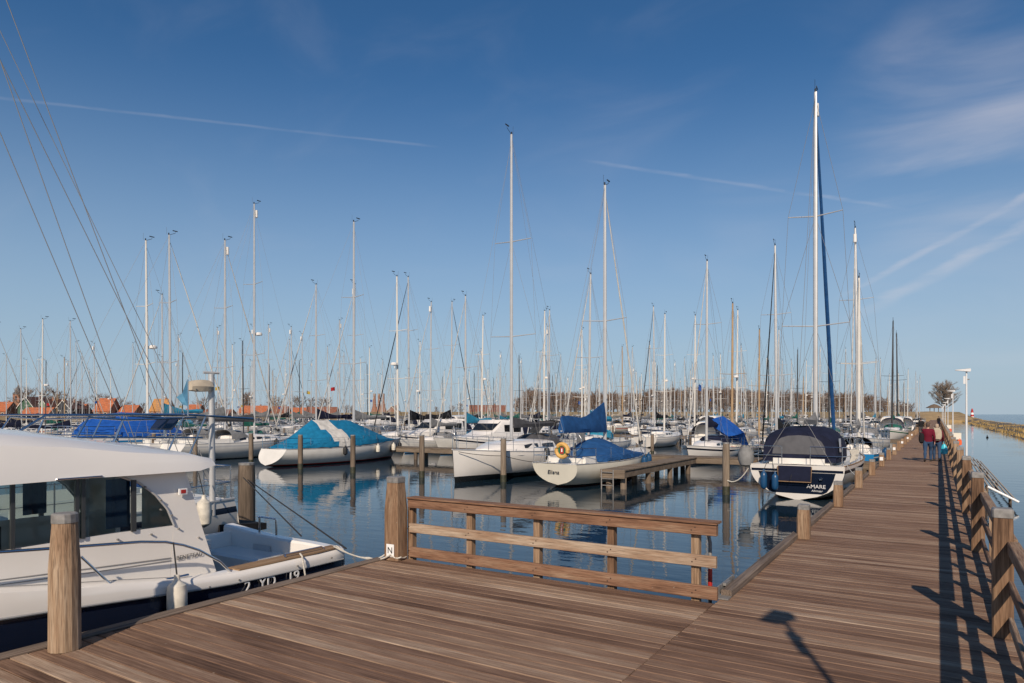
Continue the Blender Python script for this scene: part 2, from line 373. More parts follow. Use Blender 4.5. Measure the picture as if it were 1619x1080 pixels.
# posts
def post(name, x, y, h, w0, w1, label, sides=8, group=None, rot=0., mat_=None, cap=True):
    root = empty(name, (x, y, 0), rot); b = MB()
    def ring(w_, z, ch=.22):
        a = w_ / 2; c = a * (1 - ch)
        if sides == 8: return [(a, -c, z), (a, c, z), (c, a, z), (-c, a, z), (-a, c, z), (-a, -c, z), (-c, -a, z), (c, -a, z)]
        return [(a * math.cos(2 * math.pi * j / sides), a * math.sin(2 * math.pi * j / sides), z) for j in range(sides)]
    ch = .22 if sides == 8 else 0
    zc = h - .07 if cap else h
    b.loft([ring(w0, .004), ring(w0 * .99, h * .25), ring(w0 * .985, h * .6), ring(w1 * 1.03, h * .93 - .04), ring(w1, zc)], True, True)
    b.build('shaft', mat_ or POSTW, root)
    if cap:
        c = MB(); c.loft([ring(w1 + .012, zc - .015), ring(w1 + .012, h - .012), ring(w1 - .02, h)], True, True); c.build('metal_cap', GALV, root)
    return tag(root, label, 'post', group)
p1 = post('mooring_post', -6.62, 3.06, 1.22, .26, .2, 'thick weathered mooring post on the quay edge by the motor boat cabin', 14)
p2 = post('mooring_post', -6.66, 7.5, 1.2, .26, .2, 'tapered mooring post with a small N plate at the railing end')
b = MB(); b.box((-.055, -.142, .06), (.085, -.134, .24)); pl = b.build('letter_plate', PRINTW, p2)
text('letter', 'N', .13, PRINTB, pl, frame((.015, -.1435, .15), (1, 0, 0), (0, 0, 1)))
bol = ['first short post on the pier edge past the railing end', 'short post on the pier edge at the stern of the navy yacht', 'short post on the pier edge beside the navy yacht cockpit', 'short post on the pier edge beside the navy yacht bow']
PSP = 4.75
for k in range(40):
    lb = bol[k] if k < 4 else (f'short post with white number plate, {nth(k + 1)} along the pier edge' if k < 14 and k % 2 == 0 else f'short plain timber post, {nth(k + 1)} along the pier edge')
    q = post('bollard_post', -1.92, 12.4 + k * 4.72, .58 if k < 3 else .55, .2, .17, lb, group='short posts along the pier edge', mat_=POSTW, cap=k < 6)
    if 4 <= k < 14 and k % 2 == 0:
        b = MB(); b.box((-.06, -.118, .24), (.06, -.11, .38)); pl = b.build('number_plate', PRINTW, q)
# ------------------------------------------------------------------ gate (short railing) at the quay end
BOLT = mat('rusty_bolt', (.07, .04, .028), .7, .3)
g = empty('railing', (-4.3, GY - .07, 0)); gx0, gx1 = -6.5 + 4.3, -2.07 + 4.3
for nm, z0, z1, th, e in (('top_rail', .75, .88, .075, 0), ('middle_rail', .39, .52, .05, -.01), ('bottom_rail', .035, .18, .05, 0)):
    b = MB(); c = .006
    pr = [(-th, z0 + c), (-th, z1 - c), (-th + c, z1), (-c, z1), (0, z1 - c), (0, z0 + c), (-c, z0), (-th + c, z0)]
    b.loft([[(x, yy, z) for yy, z in pr] for x in (gx0, gx1 + e)], True, True); b.build(nm, RAILX, g)
b = MB(); b.box((gx0, -.1, .881), (gx1 + .012, .1, .905)); b.build('cap_board', RAILX, g)
for px in (652, 745, 851, 968, 1101):
    x = ony(px, 800, GY - .02).x + 4.3; b = MB(); b.box((x - .045, .002, -.22), (x + .045, .092, .88)); b.build('baluster', POSTW, g)
    for zz, yy in ((.815, -.077), (.455, -.052), (.105, -.052)):
        for dx_ in (-.02, .022): b = MB(); b.tube([(x + dx_, yy, zz + dx_ * .8), (x + dx_, yy + .01, zz + dx_ * .8)], .009, 8); b.build('bolt', BOLT, g)
tag(g, 'short brown timber railing with three boards closing the quay end', 'railing')
# handle of the rescue ladder behind the railing
b = MB(); pt = ony(1120, 870, GY + .25); x, y = pt.x, pt.y
b.tube([(x - .08, y, .72), (x - .05, y, .75), (x, y, .7), (x + .02, y, .6), (x + .02, y, .4), (x + .02, y, -.9)], .022, 8)
hd = empty('ladder_handle', (0, 0, 0)); b.build('tube', GALV, hd, True)
b = MB(); b.tube([(x + .02, y, .1), (x + .02, y, .3)], .026, 8); b.build('red_band', REDP, hd); b = MB(); b.tube([(x + .02, y, .06), (x + .02, y, .098)], .026, 8); b.build('white_band', PRINTW, hd)
b = MB(); b.tube([(x - .085, y, .715), (x - .05, y, .757), (x, y, .7)], .027, 8); b.build('black_grip', BLACK, hd, True)
tag(hd, 'grey ladder handle with red and white bands behind the railing', 'handle')

# ------------------------------------------------------------------ long railing on the right of the pier
RX = .52
rail = empty('railing', (RX, 0, 0))
def rail_bar(name, z0, z1, x0, x1, y0, y1, m_=RAILY):
    b = MB(); c = .008
    pr = [(x0, z0 + c), (x0, z1 - c), (x0 + c, z1), (x1 - c, z1), (x1, z1 - c), (x1, z0 + c), (x1 - c, z0), (x0 + c, z0)]
    b.loft([[(x, y, z) for x, z in pr] for y in (y0, y1)], True, True); o = b.build(name, m_); me = o.data; bpy.data.objects.remove(o); return me
mt = rail_bar('top_rail', .8, .915, .03, .125, .08, PSP - .08)
mm = rail_bar('middle_rail', .45, .55, .04, .08, -.004, PSP - .006); ml_ = rail_bar('bottom_rail', .11, .21, .04, .08, -.004, PSP - .006)
b = MB(); b.box((.082, -.04, -.2), (.152, .04, .8)); o = b.build('baluster', POSTW); mb_ = o.data; bpy.data.objects.remove(o)
def rpost():
    b = MB()
    def ring(w_, z):
        a = w_ / 2; c = a * .86
        return [(a, -c, z), (a, c, z), (c, a, z), (-c, a, z), (-a, c, z), (-a, -c, z), (-c, -a, z), (c, -a, z)]
    b.loft([ring(.165, .003), ring(.165, .7), ring(.155, 1.16)], True, True); o = b.build('post', POSTW); m1 = o.data; bpy.data.objects.remove(o)
    b = MB(); b.loft([ring(.168, 1.13), ring(.168, 1.2), ring(.14, 1.215)], True, True); o = b.build('metal_cap', GALV); m2 = o.data; bpy.data.objects.remove(o)
    return m1, m2
rp, rc = rpost()
for k in range(-3, 58):
    y = 7.92 + k * PSP
    po = link('post', rp, rail, (.0, y, 0)); link('metal_cap', rc, po)
    link('top_rail', mt, rail, (0, y, 0)); link('middle_rail', mm, rail, (0, y, 0)); link('bottom_rail', ml_, rail, (0, y, 0))
    if k < 40:
        for j in (1, 2, 3): link('baluster', mb_, rail, (0, y + PSP * j / 4, 0))
tag(rail, 'long brown timber railing with capped posts along the right side of the pier', 'railing')

# ------------------------------------------------------------------ lamp posts
LAMPW = mat('lamp_white', (.7, .7, .7), .4, .1, .04); SOLAR = mat('solar_panel', (.015, .02, .04), .15)
def lamp(x, y, label):
    o = empty('lamp_post', (x, y, -.9)); H = 5.3
    b = MB(); b.tube([(0, 0, -1.2), (0, 0, 1.6), (0, 0, H)], [.06, .055, .04], 10); b.build('pole', LAMPW, o, True)
    b = MB(); pr = [(-.5, H + .02), (-.48, H - .01), (.16, H - .1), (.2, H - .02), (.17, H + .07)]
    b.loft([[(px_, yy, z) for px_, z in pr] for yy in (-.16, .16)], True, True); hd = b.build('lamp_head', LAMPW, o)
    b = MB(); b.add([(-.46, -.15, H + .0285), (.15, -.15, H + .0745), (.15, .15, H + .0745), (-.46, .15, H + .0285)], [(0, 1, 2, 3)]); b.build('solar_panel', SOLAR, hd)
    b = MB(); b.box((-.14, -.06, H - .72), (-.045, .06, H - .32)); b.build('battery_box', LAMPW, o)
    b = MB(); b.tube([(.04, 0, H - .5), (.13, 0, H - .48)], .03, 8); b.build('sensor', GALV, o)
    return tag(o, label, 'street lamp', 'solar lamps beside the pier')
lamp(1.2, 1.25, 'solar lamp post beside the pier whose shadow falls on the near planks').rotation_euler.z = R(80); bpy.data.objects['lamp_post'].scale = (.62, .62, 1)
for y, lb in ((42.6, 'nearest white solar lamp post standing beyond the pier railing'), (80, 'second white solar lamp post beyond the pier railing'), (118, 'third white solar lamp post beyond the pier railing')): lamp(1.27, y, lb)
for i_, y in enumerate((156, 194, 232, 270)): lamp(1.27, y, f'{nth(i_ + 4)} white solar lamp post in the far row near the bare tree')
# wave screen of slats at the water side
ws = empty('wave_screen', (1.35, 25.5, 0))
for k in range(5):
    t = k / 4; b = MB(); x, z = 0 + .68 * t, -.16 - .37 * t
    b.box((x - .02, 0, z - .02), (x + .02, 21, z + .015)); b.build('slat', mat('pale_slat', (.42, .36, .29), .8, 0, .2, 3), ws)
b = MB(); b.tube([(-.05, -.04, -.12), (.72, -.04, -.54)], .035, 8); b.build('end_tube', PRINTW, ws, True)
b = MB()
for k in range(4): b.tube([(.0, 1.5 + k * 6, -.22), (.05, 1.5 + k * 6, -1.6)], .05, 6); b.tube([(.62, 1.5 + k * 6, -.58), (.62, 1.5 + k * 6, -1.6)], .05, 6); b.tube([(-.02, 1.5 + k * 6, -.22), (.66, 1.5 + k * 6, -.59)], .025, 6)
b.build('support', PILEW, ws, fix=False)
tag(ws, 'sloping slatted wave screen with a white tube end outside the railing', 'screen')
# lifebuoy stations on the railing
def buoy(y, label):
    o = empty('rescue_box', (.74, y, 0)); b = MB(); b.box((-.05, -.05, -.3), (.05, .05, 1.3)); b.build('stake', PILEW, o)
    b = MB(); b.box((-.16, -.065, 1.02), (.12, -.0505, 1.3)); b.build('backboard', CREAM, o)
    b = MB(); b.loft([[(x * k + .06, -.13 + yy, z) for x, yy in ((-.075, -.05), (.075, -.05), (.075, .05), (-.075, .05))] for z, k in ((.78, .7), (.82, 1), (.97, 1), (1.02, .6))], True, True); b.build('orange_case', ORANGE, o)
    b = MB(); b.tube([(.02, -.13, 1.01), (.06, -.13, 1.06), (.1, -.13, 1.01)], .01, 5); b.build('handle', ORANGE, o)
    tag(o, label, 'rescue box')
buoy(35, 'orange rescue case on a stake with pale board at the pier railing'); buoy(60, 'farther orange rescue case on the pier railing')

# ------------------------------------------------------------------ sailboats
def lerp(a, c, t): return a + (c - a) * t
class Boat:
    """sailing yacht; local x forward from the stern (0) to the bow (Ln), y to port, z up from the waterline"""
    def __init__(s, Ln=9.5, B=3.1, fs=.95, fb=1.25, ws=.72, over=.9, rake=.35, zs=.02, hull=None, stripe=None, boot=None, anti=None, bh=.12):
        s.Ln, s.B, s.fs, s.fb, s.ws, s.over, s.rake, s.zs = Ln, B, fs, fb, ws, over, rake, zs
        s.hull = hull or GEL; s.stripe = stripe or s.hull; s.boot = boot or s.hull; s.anti = anti or ANTIB; s.bh = bh
    def sheer(s, t): return lerp(s.fs, s.fb, t * t) - .06 * math.sin(math.pi * t)
    def hb(s, t):
        if t < .45: return s.B / 2 * lerp(s.ws, 1, math.sin(t / .45 * math.pi / 2))
        return s.B / 2 * max(0.012, 1 - ((t - .45) / .55) ** 2.1)
    def zk(s, t):
        z = -.42
        if t < .4: z += (s.zs + .42) * (1 - t / .4) ** 2
        if t > .6: z += .3 * ((t - .6) / .4) ** 2
        return z
    def pt(s, t, z, sd=1):
        sh = s.sheer(t); zk = s.zk(t); z = max(z, zk); u = min(1, max(0, (z - zk) / (sh - zk)))
        p = lerp(2.7, 1.35, max(0, (t - .5) / .5)); wd = s.hb(t) * (1 - (1 - u) ** p) ** lerp(.72, 1, min(1, t / .75))
        x = t * s.Ln - s.over * t ** 8 * (1 - u) + s.rake * (1 - t) ** 6 * (1 - u)
        return Vector((x, sd * wd, z))
    def build_hull(s, root, nst=15):
        ts = [.5 - .5 * math.cos(math.pi * (i / (nst - 1)) ** .92) for i in range(nst)]; ts[-1] = 1.
        rows = [(-9, None), (-.2, 0), (.05, 0), (s.bh, 1), (.38, 2), (.6, 2), ('s', -.24, 2), ('s', -.13, 3), ('s', 0, 2)]
        def z(r_, t): return s.sheer(t) + r_[1] if r_[0] == 's' else r_[0]
        b = MB()
        for sd in (1, -1):
            b.loft([[s.pt(t, z(r_, t), sd) for r_ in rows] for t in ts], mis=lambda i, j: rows[j + 1][-1])
        h = b.build('hull', [s.anti, s.boot, s.hull, s.stripe], root, True)
        prf = [s.pt(0, s.sheer(0) * k / 8 + s.zk(0) * (1 - k / 8), 1) for k in range(9)]
        pr2 = [Vector((p.x, -p.y, p.z)) for p in prf]
        b = MB(); b.loft([prf, pr2]); s.transom = b.build('transom', s.hull, root)
        b = MB(); secs = []
        for t in ts:
            e = s.pt(t, s.sheer(t)); y = e.y - .004; zz = e.z - .03
            secs.append([(e.x, y, zz), (e.x, y * .5, zz + .04), (e.x, 0, zz + .055), (e.x, -y * .5, zz + .04), (e.x, -y, zz)])
        b.loft(secs); b.build('deck', s.deckmat if hasattr(s, 'deckmat') else GEL2, root, True)
        b = MB()
        for sd in (1, -1): b.tube([s.pt(t, s.sheer(t), sd) + Vector((0, 0, .012)) for t in ts], .022, 5)
        b.build('toe_rail', s.railmat if hasattr(s, 'railmat') else ALU, root, True)
    def dz(s, x): return s.sheer(x / s.Ln) + .01
    def cabin(s, root, x0, x1, wf=.56, h=.42, m_=None, wins=3, wm_=None):
        st = [(0, h * .9, .96), (.12, h, 1.), (.5, h * .95, 1), (.75, h * .75, .88), (.93, h * .35, .68), (1, .03, .55)]
        def sec(k, hh, ww):
            x = lerp(x0, x1, k); w_ = min(s.B / 2 * wf * ww, s.hb(x / s.Ln) * .82); zb = s.dz(x) - .05
            return x, w_, zb, zb + .05 + hh
        def side(k, v, sd=1, off=0.):
            for i in range(len(st) - 1):
                if st[i][0] <= k <= st[i + 1][0]:
                    q = (k - st[i][0]) / (st[i + 1][0] - st[i][0]); x, w_, zb, zt = sec(k, lerp(st[i][1], st[i + 1][1], q), lerp(st[i][2], st[i + 1][2], q))
                    return Vector((x, sd * (lerp(w_, w_ * .86, v) + off), lerp(zb, zt - .06, v)))
        b = MB(); secs = []
        for k, hh, ww in st:
            x, w_, zb, zt = sec(k, hh, ww)
            secs.append([(x, w_, zb), (x, w_ * .86, zt - .06), (x, w_ * .74, zt), (x, 0, zt + .05), (x, -w_ * .74, zt), (x, -w_ * .86, zt - .06), (x, -w_, zb)])
        b.loft(secs, cap=True); c = b.build('cabin', m_ or GEL, root, True)
        for i in range(wins):
            k0 = .1 + .62 * i / wins; k1 = k0 + .62 / wins * .74
            for sd in (1, -1):
                b = MB(); q = [side(k0, .42, sd, .008), side((k0 + k1) / 2, .42, sd, .008), side(k1, .45, sd, .008), side(k1, .8, sd, .008), side((k0 + k1) / 2, .86, sd, .008), side(k0, .86, sd, .008)]
                q2 = [p - Vector((0, sd * .02, 0)) for p in q]; b.loft([q, q2], True, True); b.build('window', wm_ or GLASS, c)
        b = MB(); x = lerp(x0, x1, .62); zt = s.dz(x) + h * .86; b.box((x - .26, -.26, zt - .02), (x + .26, .26, zt + .06)); b.build('hatch', GLASS, c)
        s.ctop = s.dz(x0) + h; s.cx0, s.cx1 = x0, x1; return c
    def cockpit(s, root, x0, x1, wf=.5, h=.24):
        b = MB(); w_ = min(s.B / 2 * wf, s.hb(x0 / s.Ln) * .8)
        for sd in (1, -1):
            b.loft([[(x, sd * (w_ + .16), s.dz(x) - .04), (x, sd * (w_ + .1), s.dz(x) + h), (x, sd * w_, s.dz(x) + h), (x, sd * (w_ - .05), s.dz(x) - .04)] for x in (x0, lerp(x0, x1, .5), x1)], cap=True)
        b.box((x0 - .1, -w_, s.dz(x0) - .04), (x0, w_, s.dz(x0) + h * .8)); b.build('coaming', GEL2, root)
        b = MB(); x = lerp(x0, x1, .3); b.tube([(x, 0, s.dz(x)), (x, 0, s.dz(x) + .75)], .07, 8)
        rr = [(x - .1, .38 * math.cos(a * math.pi / 8), s.dz(x) + .8 + .38 * math.sin(a * math.pi / 8)) for a in range(17)]; b.tube(rr, .016, 5, cap=False)
        for a in (0, 4, 8, 12): b.tube([(x - .08, 0, s.dz(x) + .8), rr[a]], .01, 4)
        b.build('steering_wheel', STEEL, root)
    def arch(s, x, w_, z0, h, n=9, p=2.6, dx=0.):
        q = []
        for i in range(n):
            a = math.pi * i / (n - 1); c = math.cos(a); sn = math.sin(a)
            q.append(Vector((x + dx * sn, w_ * math.copysign(abs(c) ** (2 / p), c), z0 + h * sn ** (2 / p))))
        return q
    def sprayhood(s, root, x, m_, h=.62, wf=.6, ln=1.2):
        w_ = s.B / 2 * wf; z0 = s.dz(x) + .2; b = MB()
        b.loft([s.arch(x - .25, w_, z0, h), s.arch(x + .2, w_, z0, h * .98), s.arch(x + ln * .6, w_ * .93, z0 + .1, h * .72), s.arch(x + ln, w_ * .8, z0 + .12, .12)])
        c = b.build('sprayhood', m_, root, True, fix=False)
        b = MB(); A = s.arch(x + .27, w_ + .008, z0 + .012, h * .96); Bq = s.arch(x + ln * .6, w_ * .93 + .01, z0 + .115, h * .72); b.loft([A[2:7], [lerp(A[i], Bq[i], .85) + Vector((.01, 0, .012)) for i in range(2, 7)]]); b.build('clear_panel', GLASS, c, fix=False)
    def rig(s, root, mx, H, mm=None, spr=2, furl=FURL, boom=CBLUE, bl=None, back=True, boomz=1.35, cov=1., radar=False, rake=0., wire=.006, reflector=False, furl_r=.042, boom_angle=0., deep=.2):
        mm = mm or ALU; s.mx = mx; z0 = s.dz(mx); top = H
        b = MB(); b.tube([(mx, 0, z0 - .02), (mx, 0, lerp(z0, top, .6)), (mx, 0, top)], [.085, .085, .06], 8, flat=.75); M_ = b.build('mast', mm, root, True)
        b = MB(); b.tube([(mx - .15, .0, top), (mx - .15, 0, top + .42)], .006, 4); b.tube([(mx, 0, top), (mx + .38, 0, top + .18)], .012, 4); b.tube([(mx + .38, 0, top + .18), (mx + .38, 0, top + .3)], .008, 4)
        b.box((mx + .22, -.012, top + .28), (mx + .52, .012, top + .33)); b.tube([(mx - .02, 0, top), (mx - .02, .0, top + .12)], .035, 6); b.build('wind_vane', BLACK, M_)
        ch = s.hb(mx / s.Ln) * .9; zs = []
        for k in range(spr):
            zz = z0 + (top - z0) * ((.36, .66)[k] if spr == 2 else .5); ln = ch * (.82, .66)[k]; zs.append((zz, ln))
            for sd in (1, -1):
                q = MB(); q.tube([(mx, 0, zz), (mx - .12, sd * ln, zz + .07)], [.026, .018], 6); q.build('spreader', mm, M_)
        for sd in (1, -1):
            b = MB(); path = [(mx - .1, sd * ch, s.dz(mx))] + [(mx - .12, sd * ln, zz + .07) for zz, ln in zs] + [(mx, 0, top - .25)]
            b.tube(path, wire, 4, cap=False); b.tube([(mx - .3, sd * ch, s.dz(mx)), (mx, 0, zs[0][0] if zs else top * .6)], wire, 4, cap=False)
            if spr == 2: b.tube([(mx - .12, sd * zs[0][1], zs[0][0] + .07), (mx, 0, zs[1][0])], wire, 4, cap=False)
            b.build('shroud', WIRE, root, fix=False)
        bow = Vector((s.Ln - .15, 0, s.dz(s.Ln) + .05)); tp = Vector((mx + .07, 0, top * .965))
        if furl:
            b = MB(); b.tube([bow, lerp(bow, tp, .04), lerp(bow, tp, .08), lerp(bow, tp, .5), lerp(bow, tp, .93), tp], [.02, .05, furl_r, furl_r * .9, furl_r * .5, .01], 7); b.build('furled_sail', furl, root, True)
            b = MB(); b.tube([lerp(bow, tp, .012), lerp(bow, tp, .025)], .11, 10); b.build('furling_drum', BLACK, root)
        else:
            b = MB(); b.tube([bow, tp], wire, 4); b.build('forestay', WIRE, root)
        if back:
            b = MB(); sp = Vector((.35, 0, s.dz(0) + 1.9)); b.tube([(mx, 0, top - .02), sp], wire, 4, cap=False)
            for sd in (1, -1): b.tube([sp, (.1, sd * s.hb(0) * .75, s.dz(0))], wire, 4, cap=False)
            b.build('backstay', WIRE, root, fix=False)
        if boom:
            bz = z0 + boomz; bl = bl or mx * .72; e = Vector((mx - bl * math.cos(boom_angle), bl * math.sin(boom_angle), bz + .05)); a = Vector((mx - .1, 0, bz))
            q = MB(); q.tube([a, e], .055, 7); B_ = q.build('boom', mm, root, True)
            sc = []
            for i in range(8):
                t = i / 7; p = lerp(a, e, t); hh = (deep + .55 * (1 - t) ** 3.2 + .05 * math.sin(t * 9)) * cov; ww = (.13 + .05 * math.sin(t * 3.1)) * (cov * .5 + .5)
                sc.append([p + Vector((0, ww * k, zz)) for k, zz in ((-.7, -.1), (-1, .06), (-.55, hh * .6), (-.12, hh), (.12, hh), (.55, hh * .6), (1, .06), (.7, -.1))])
            q = MB(); q.loft(sc, True, True); q.build('sail_cover', boom, root, True)
            q = MB(); q.tube([e, (mx, 0, top - .1)], .005, 4); q.tube([lerp(a, e, .85), (mx - bl * .8, 0, s.dz(mx - bl * .8) + .2)], .012, 4); q.build('topping_lift', WIRE, root, fix=False)
        if radar:
            q = MB(); q.lathe([(.02, -.08), (.24, -.06), (.25, .05), (.18, .12), (.02, .14)], 14, M=Matrix.Translation((mx + .36, 0, z0 + (top - z0) * .45))); q.box((mx, -.04, z0 + (top - z0) * .45 - .1), (mx + .4, .04, z0 + (top - z0) * .45 - .075)); q.build('radar', GEL, M_, True)
        if reflector:
            q = MB(); q.lathe([(.02, 0), (.1, .02), (.1, .5), (.02, .52)], 10, M=Matrix.Translation((mx + .17, 0, top - .9))); q.build('radar_reflector', GEL, M_, True)
    def guard(s, root, stn=5, r=.012, push=True):
        b = MB(); Ln = s.Ln; bt = .93; h = .6
        P = [s.pt(t, s.sheer(t), 1) for t in (.86, .93, .985)]
        q = [p + Vector((0, 0, h)) for p in P]; q2 = [Vector((p.x, -p.y, p.z)) for p in q]
        b.tube(q + [Vector((Ln + .12, 0, s.dz(Ln) + h))] + q2[::-1], r * 1.2, 5); 
        for p in (P[0], P[2]):
            for sd in (1, -1): b.tube([(p.x, sd * p.y, p.z), (p.x, sd * p.y, p.z + h)], r * 1.1, 5)
        b.build('pulpit', STEEL, root, fix=False)
        if push:
            b = MB(); P = [s.pt(t, s.sheer(t), 1) for t in (.0, .06, .14)]; y0 = s.hb(0) * .3
            for hh in (h, h * .5):
                for sd in (1, -1): b.tube([(.03, sd * y0, s.dz(0) + hh), (.03, sd * P[0].y * .95, s.dz(0) + hh), (P[1].x, sd * P[1].y * .97, P[1].z + hh), (P[2].x, sd * P[2].y * .97, P[2].z + hh)], r * 1.2, 5)
            for sd in (1, -1):
                for x, y in ((.03, y0), (.03, P[0].y * .95), (P[2].x, P[2].y * .97)): b.tube([(x, sd * y, s.dz(x)), (x, sd * y, s.dz(x) + h)], r * 1.1, 5)
            b.build('pushpit', STEEL, root, fix=False)
        ts = [.14 + (.86 - .14) * i / (stn + 1) for i in range(stn + 2)]
        for sd in (1, -1):
            b = MB()
            for t in ts[1:-1]: p = s.pt(t, s.sheer(t), sd); b.tube([(p.x, p.y * .97, p.z), (p.x, p.y * .97, p.z + h)], r, 5)
            for hh in (h - .02, h * .5): b.tube([s.pt(t, s.sheer(t), sd) * 1. + Vector((0, 0, hh)) for t in ts], r * .45, 4, cap=False)
            b.build('lifeline', STEEL, root, fix=False)
    def fullcover(s, root, m_, ridge, x0, x1, band=None, bandm=None, zlow=.02):
        n = 30; b = MB(); secs = []; rr = random.Random(2)
        for i in range(n):
            t = i / (n - 1); x = lerp(x0, x1, t); w_ = s.hb(max(0, min(1, x / s.Ln))) * 1.01; zb = s.dz(x) + zlow + .05 * abs(math.sin(i * .9)); zt = ridge(t) + rr.uniform(-.02, .02)
            f_ = .035 * math.sin(i * 1.9) + rr.uniform(-.03, .03); g_ = .03 * math.cos(i * 2.7) + rr.uniform(-.02, .02)
            half = [(w_ + g_ * .4, zb), (w_ * .985 + g_, lerp(zb, zt, .2)), (w_ * .8 + f_, lerp(zb, zt, .44) - .02), (w_ * .52 + f_ - .03, lerp(zb, zt, .68) - .05), (w_ * .26, lerp(zb, zt, .86) - .03 + g_), (.05, zt)]
            secs.append([(x, y, z) for y, z in half] + [(x + rr.uniform(-.03, .03), -y + rr.uniform(-.02, .02), z) for y, z in half[::-1]])
        sh = (2, 1, 1, 0, 0, 0, 0, 0, 1, 1, 2)
        b.loft(secs, mis=lambda i, j: 1 if band and band[0] <= i - sh[j] < band[1] else 0)
        b.f.append(tuple(range(12))); b.m.append(0)
        return b.build('boat_cover', [m_, bandm or m_], root, True)
def fender(name, p, r, h, m_, label, top, rope=ROPEB, group=None, tilt=0.):
    o = empty(name, p); b = MB()
    if name == 'ball_fender': b.lathe([(max(.012, r * math.sin(math.pi * k / 10)), r - r * math.cos(math.pi * k / 10)) for k in range(11)], 18); b.lathe([(.05, 2 * r - .02), (.045, 2 * r + .04)], 10)
    else: b.lathe([(.015, 0), (r * .6, .03), (r * .95, h * .14), (r, h * .3), (r, h * .72), (r * .9, h * .86), (r * .45, h * .95), (r * .3, h), (r * .3, h + .05), (.01, h + .055)], 14); b.build('body', m_, o, True)
    b = MB(); t = Vector(top) - Vector(p); b.tube([(0, 0, h + .03), t], .009, 5); b.build('rope', rope, o)
    return tag(o, label, 'fender', group)
def rope(pts, r, m_, label, sag=0.):
    q = []
    for i in range(len(pts) - 1):
        a, c = Vector(pts[i]), Vector(pts[i + 1])
        for k in range(9 if sag else 2):
            t = k / (8 if sag else 1); p = lerp(a, c, t); p.z -= sag * 4 * t * (1 - t); q.append(p)
    return tag(MB().tube(q, r, 6).build('mooring_rope', m_, None, True), label, 'rope')

# ------------------------------------------------------------------ motor boat at the quay
def clear_glass():
    m, t, b = principled('tinted_pane'); n = t.nodes; l = t.links
    tr = n.new('ShaderNodeBsdfTransparent'); tr.inputs[0].default_value = (.6, .68, .68, 1)
    gl = n.new('ShaderNodeBsdfGlossy'); gl.inputs['Roughness'].default_value = .03
    fr = n.new('ShaderNodeFresnel'); fr.inputs[0].default_value = 1.5
    mx = n.new('ShaderNodeMixShader'); l.new(fr.outputs[0], mx.inputs[0]); l.new(tr.outputs[0], mx.inputs[1]); l.new(gl.outputs[0], mx.inputs[2])
    l.new(mx.outputs[0], n['Material Output'].inputs[0]); return m
PANE = clear_glass()
MC = -8.62
mo = empty('motor_boat', (MC, 3, WZ)); tag(mo, 'white motor boat with navy hull and open cockpit moored at the quay', 'motor boat')
def W(v): return [Vector((p[0] - MC, p[1] - 3, p[2] - WZ)) for p in v]
def interp(tab, y):
    for (a, va), (c, vc) in zip(tab, tab[1:]):
        if a <= y <= c: t = (y - a) / (c - a); t = t * t * (3 - 2 * t) * .3 + t * .7; return lerp(va, vc, t)
    return tab[0][1] if y < tab[0][0] else tab[-1][1]
SH = [(-.9, 1.02), (0, .94), (1, .8), (2, .63), (2.85, .48), (3.54, .38), (4.7, .21), (5.32, .165), (7.2, .165)]
ZW = [(-.9, .62), (0, .54), (1, .44), (2, .33), (2.85, .22), (3.5, .18), (4.48, .1), (4.9, .05), (7.2, .0)]
HBM = [(-.9, .03), (-.5, .42), (0, .74), (.6, 1.0), (1.4, 1.2), (2.4, 1.33), (4, 1.38), (6, 1.37), (7.15, 1.3)]
ys = [-.9, -.7, -.4, 0, .5, 1, 1.6, 2.2, 2.8, 3.4, 4, 4.6, 5.2, 5.8, 6.4, 6.9, 7.1, 7.16]
b = MB()
def mrow(y, k):
    h_ = interp(HBM, y) * (.97 if y > 7.12 else 1); s_ = interp(SH, y); z_ = interp(ZW, y)
    return [(.25, -1.25), (h_ * .82, -.95), (h_ * .93, -.6), (h_ * .975, lerp(-.6, z_, .6)), (h_ * .985, z_), (h_ + .012, z_ + .008), (h_ + .02, lerp(z_, s_, .5)), (h_, s_ - .02), (h_ - .03, s_), (h_ - .2, s_ + .003)][k]
for sd in (1, -1):
    b.loft([[(MC + sd * mrow(y, k)[0] * (1 if y > -.85 else .3), y, mrow(y, k)[1]) for k in range(10)] for y in ys], mis=lambda i, j: 0 if j < 4 else 1)
b.v = [tuple(p) for p in W(b.v)]
b.build('hull', [NAVYH, GEL], mo, True)
# transom, cockpit and side decks
b = MB(); h_ = 1.27
tz = [(-1.28, .3), (-.6, .235), (0, .2), (.7, .19), (1.27, .165)]
b.loft([W([(MC + x, 7.165, -1.2), (MC + x, 7.165, z - .03), (MC + x, 7.14, z), (MC + x, 7.0, z), (MC + x, 6.97, z - .03), (MC + x, 6.95, -.42)]) for x, z in tz], mis=lambda i, j: 1)
b.build('transom', [NAVYH, GEL], mo, True)
b = MB(); b.box((-h_ - .02, 2.0, .36), (h_ + .02, 3.98, .4)); b.build('cockpit_floor', GEL2, mo)
b = MB()
for sd in (1, -1): b.loft([W([(MC + sd * 1.2, y, .168 if sd > 0 else .2), (MC + sd * 1.1, y, .165 if sd > 0 else .2), (MC + sd * 1.08, y, .12), (MC + sd * 1.06, y, -.4)]) for y in (5.0, 5.6, 6.3, 6.98)])
b.build('cockpit_side', GEL, mo, True)
b = MB(); b.loft([W([(MC - 1.06, y, z) for y, z in ((6.97, -.02), (6.5, -.02), (6.45, -.05), (6.45, -.38))]), W([(MC + .2, y, z) for y, z in ((6.97, -.02), (6.5, -.02), (6.45, -.05), (6.45, -.38))])], cap=True); b.build('seat', GEL, mo)
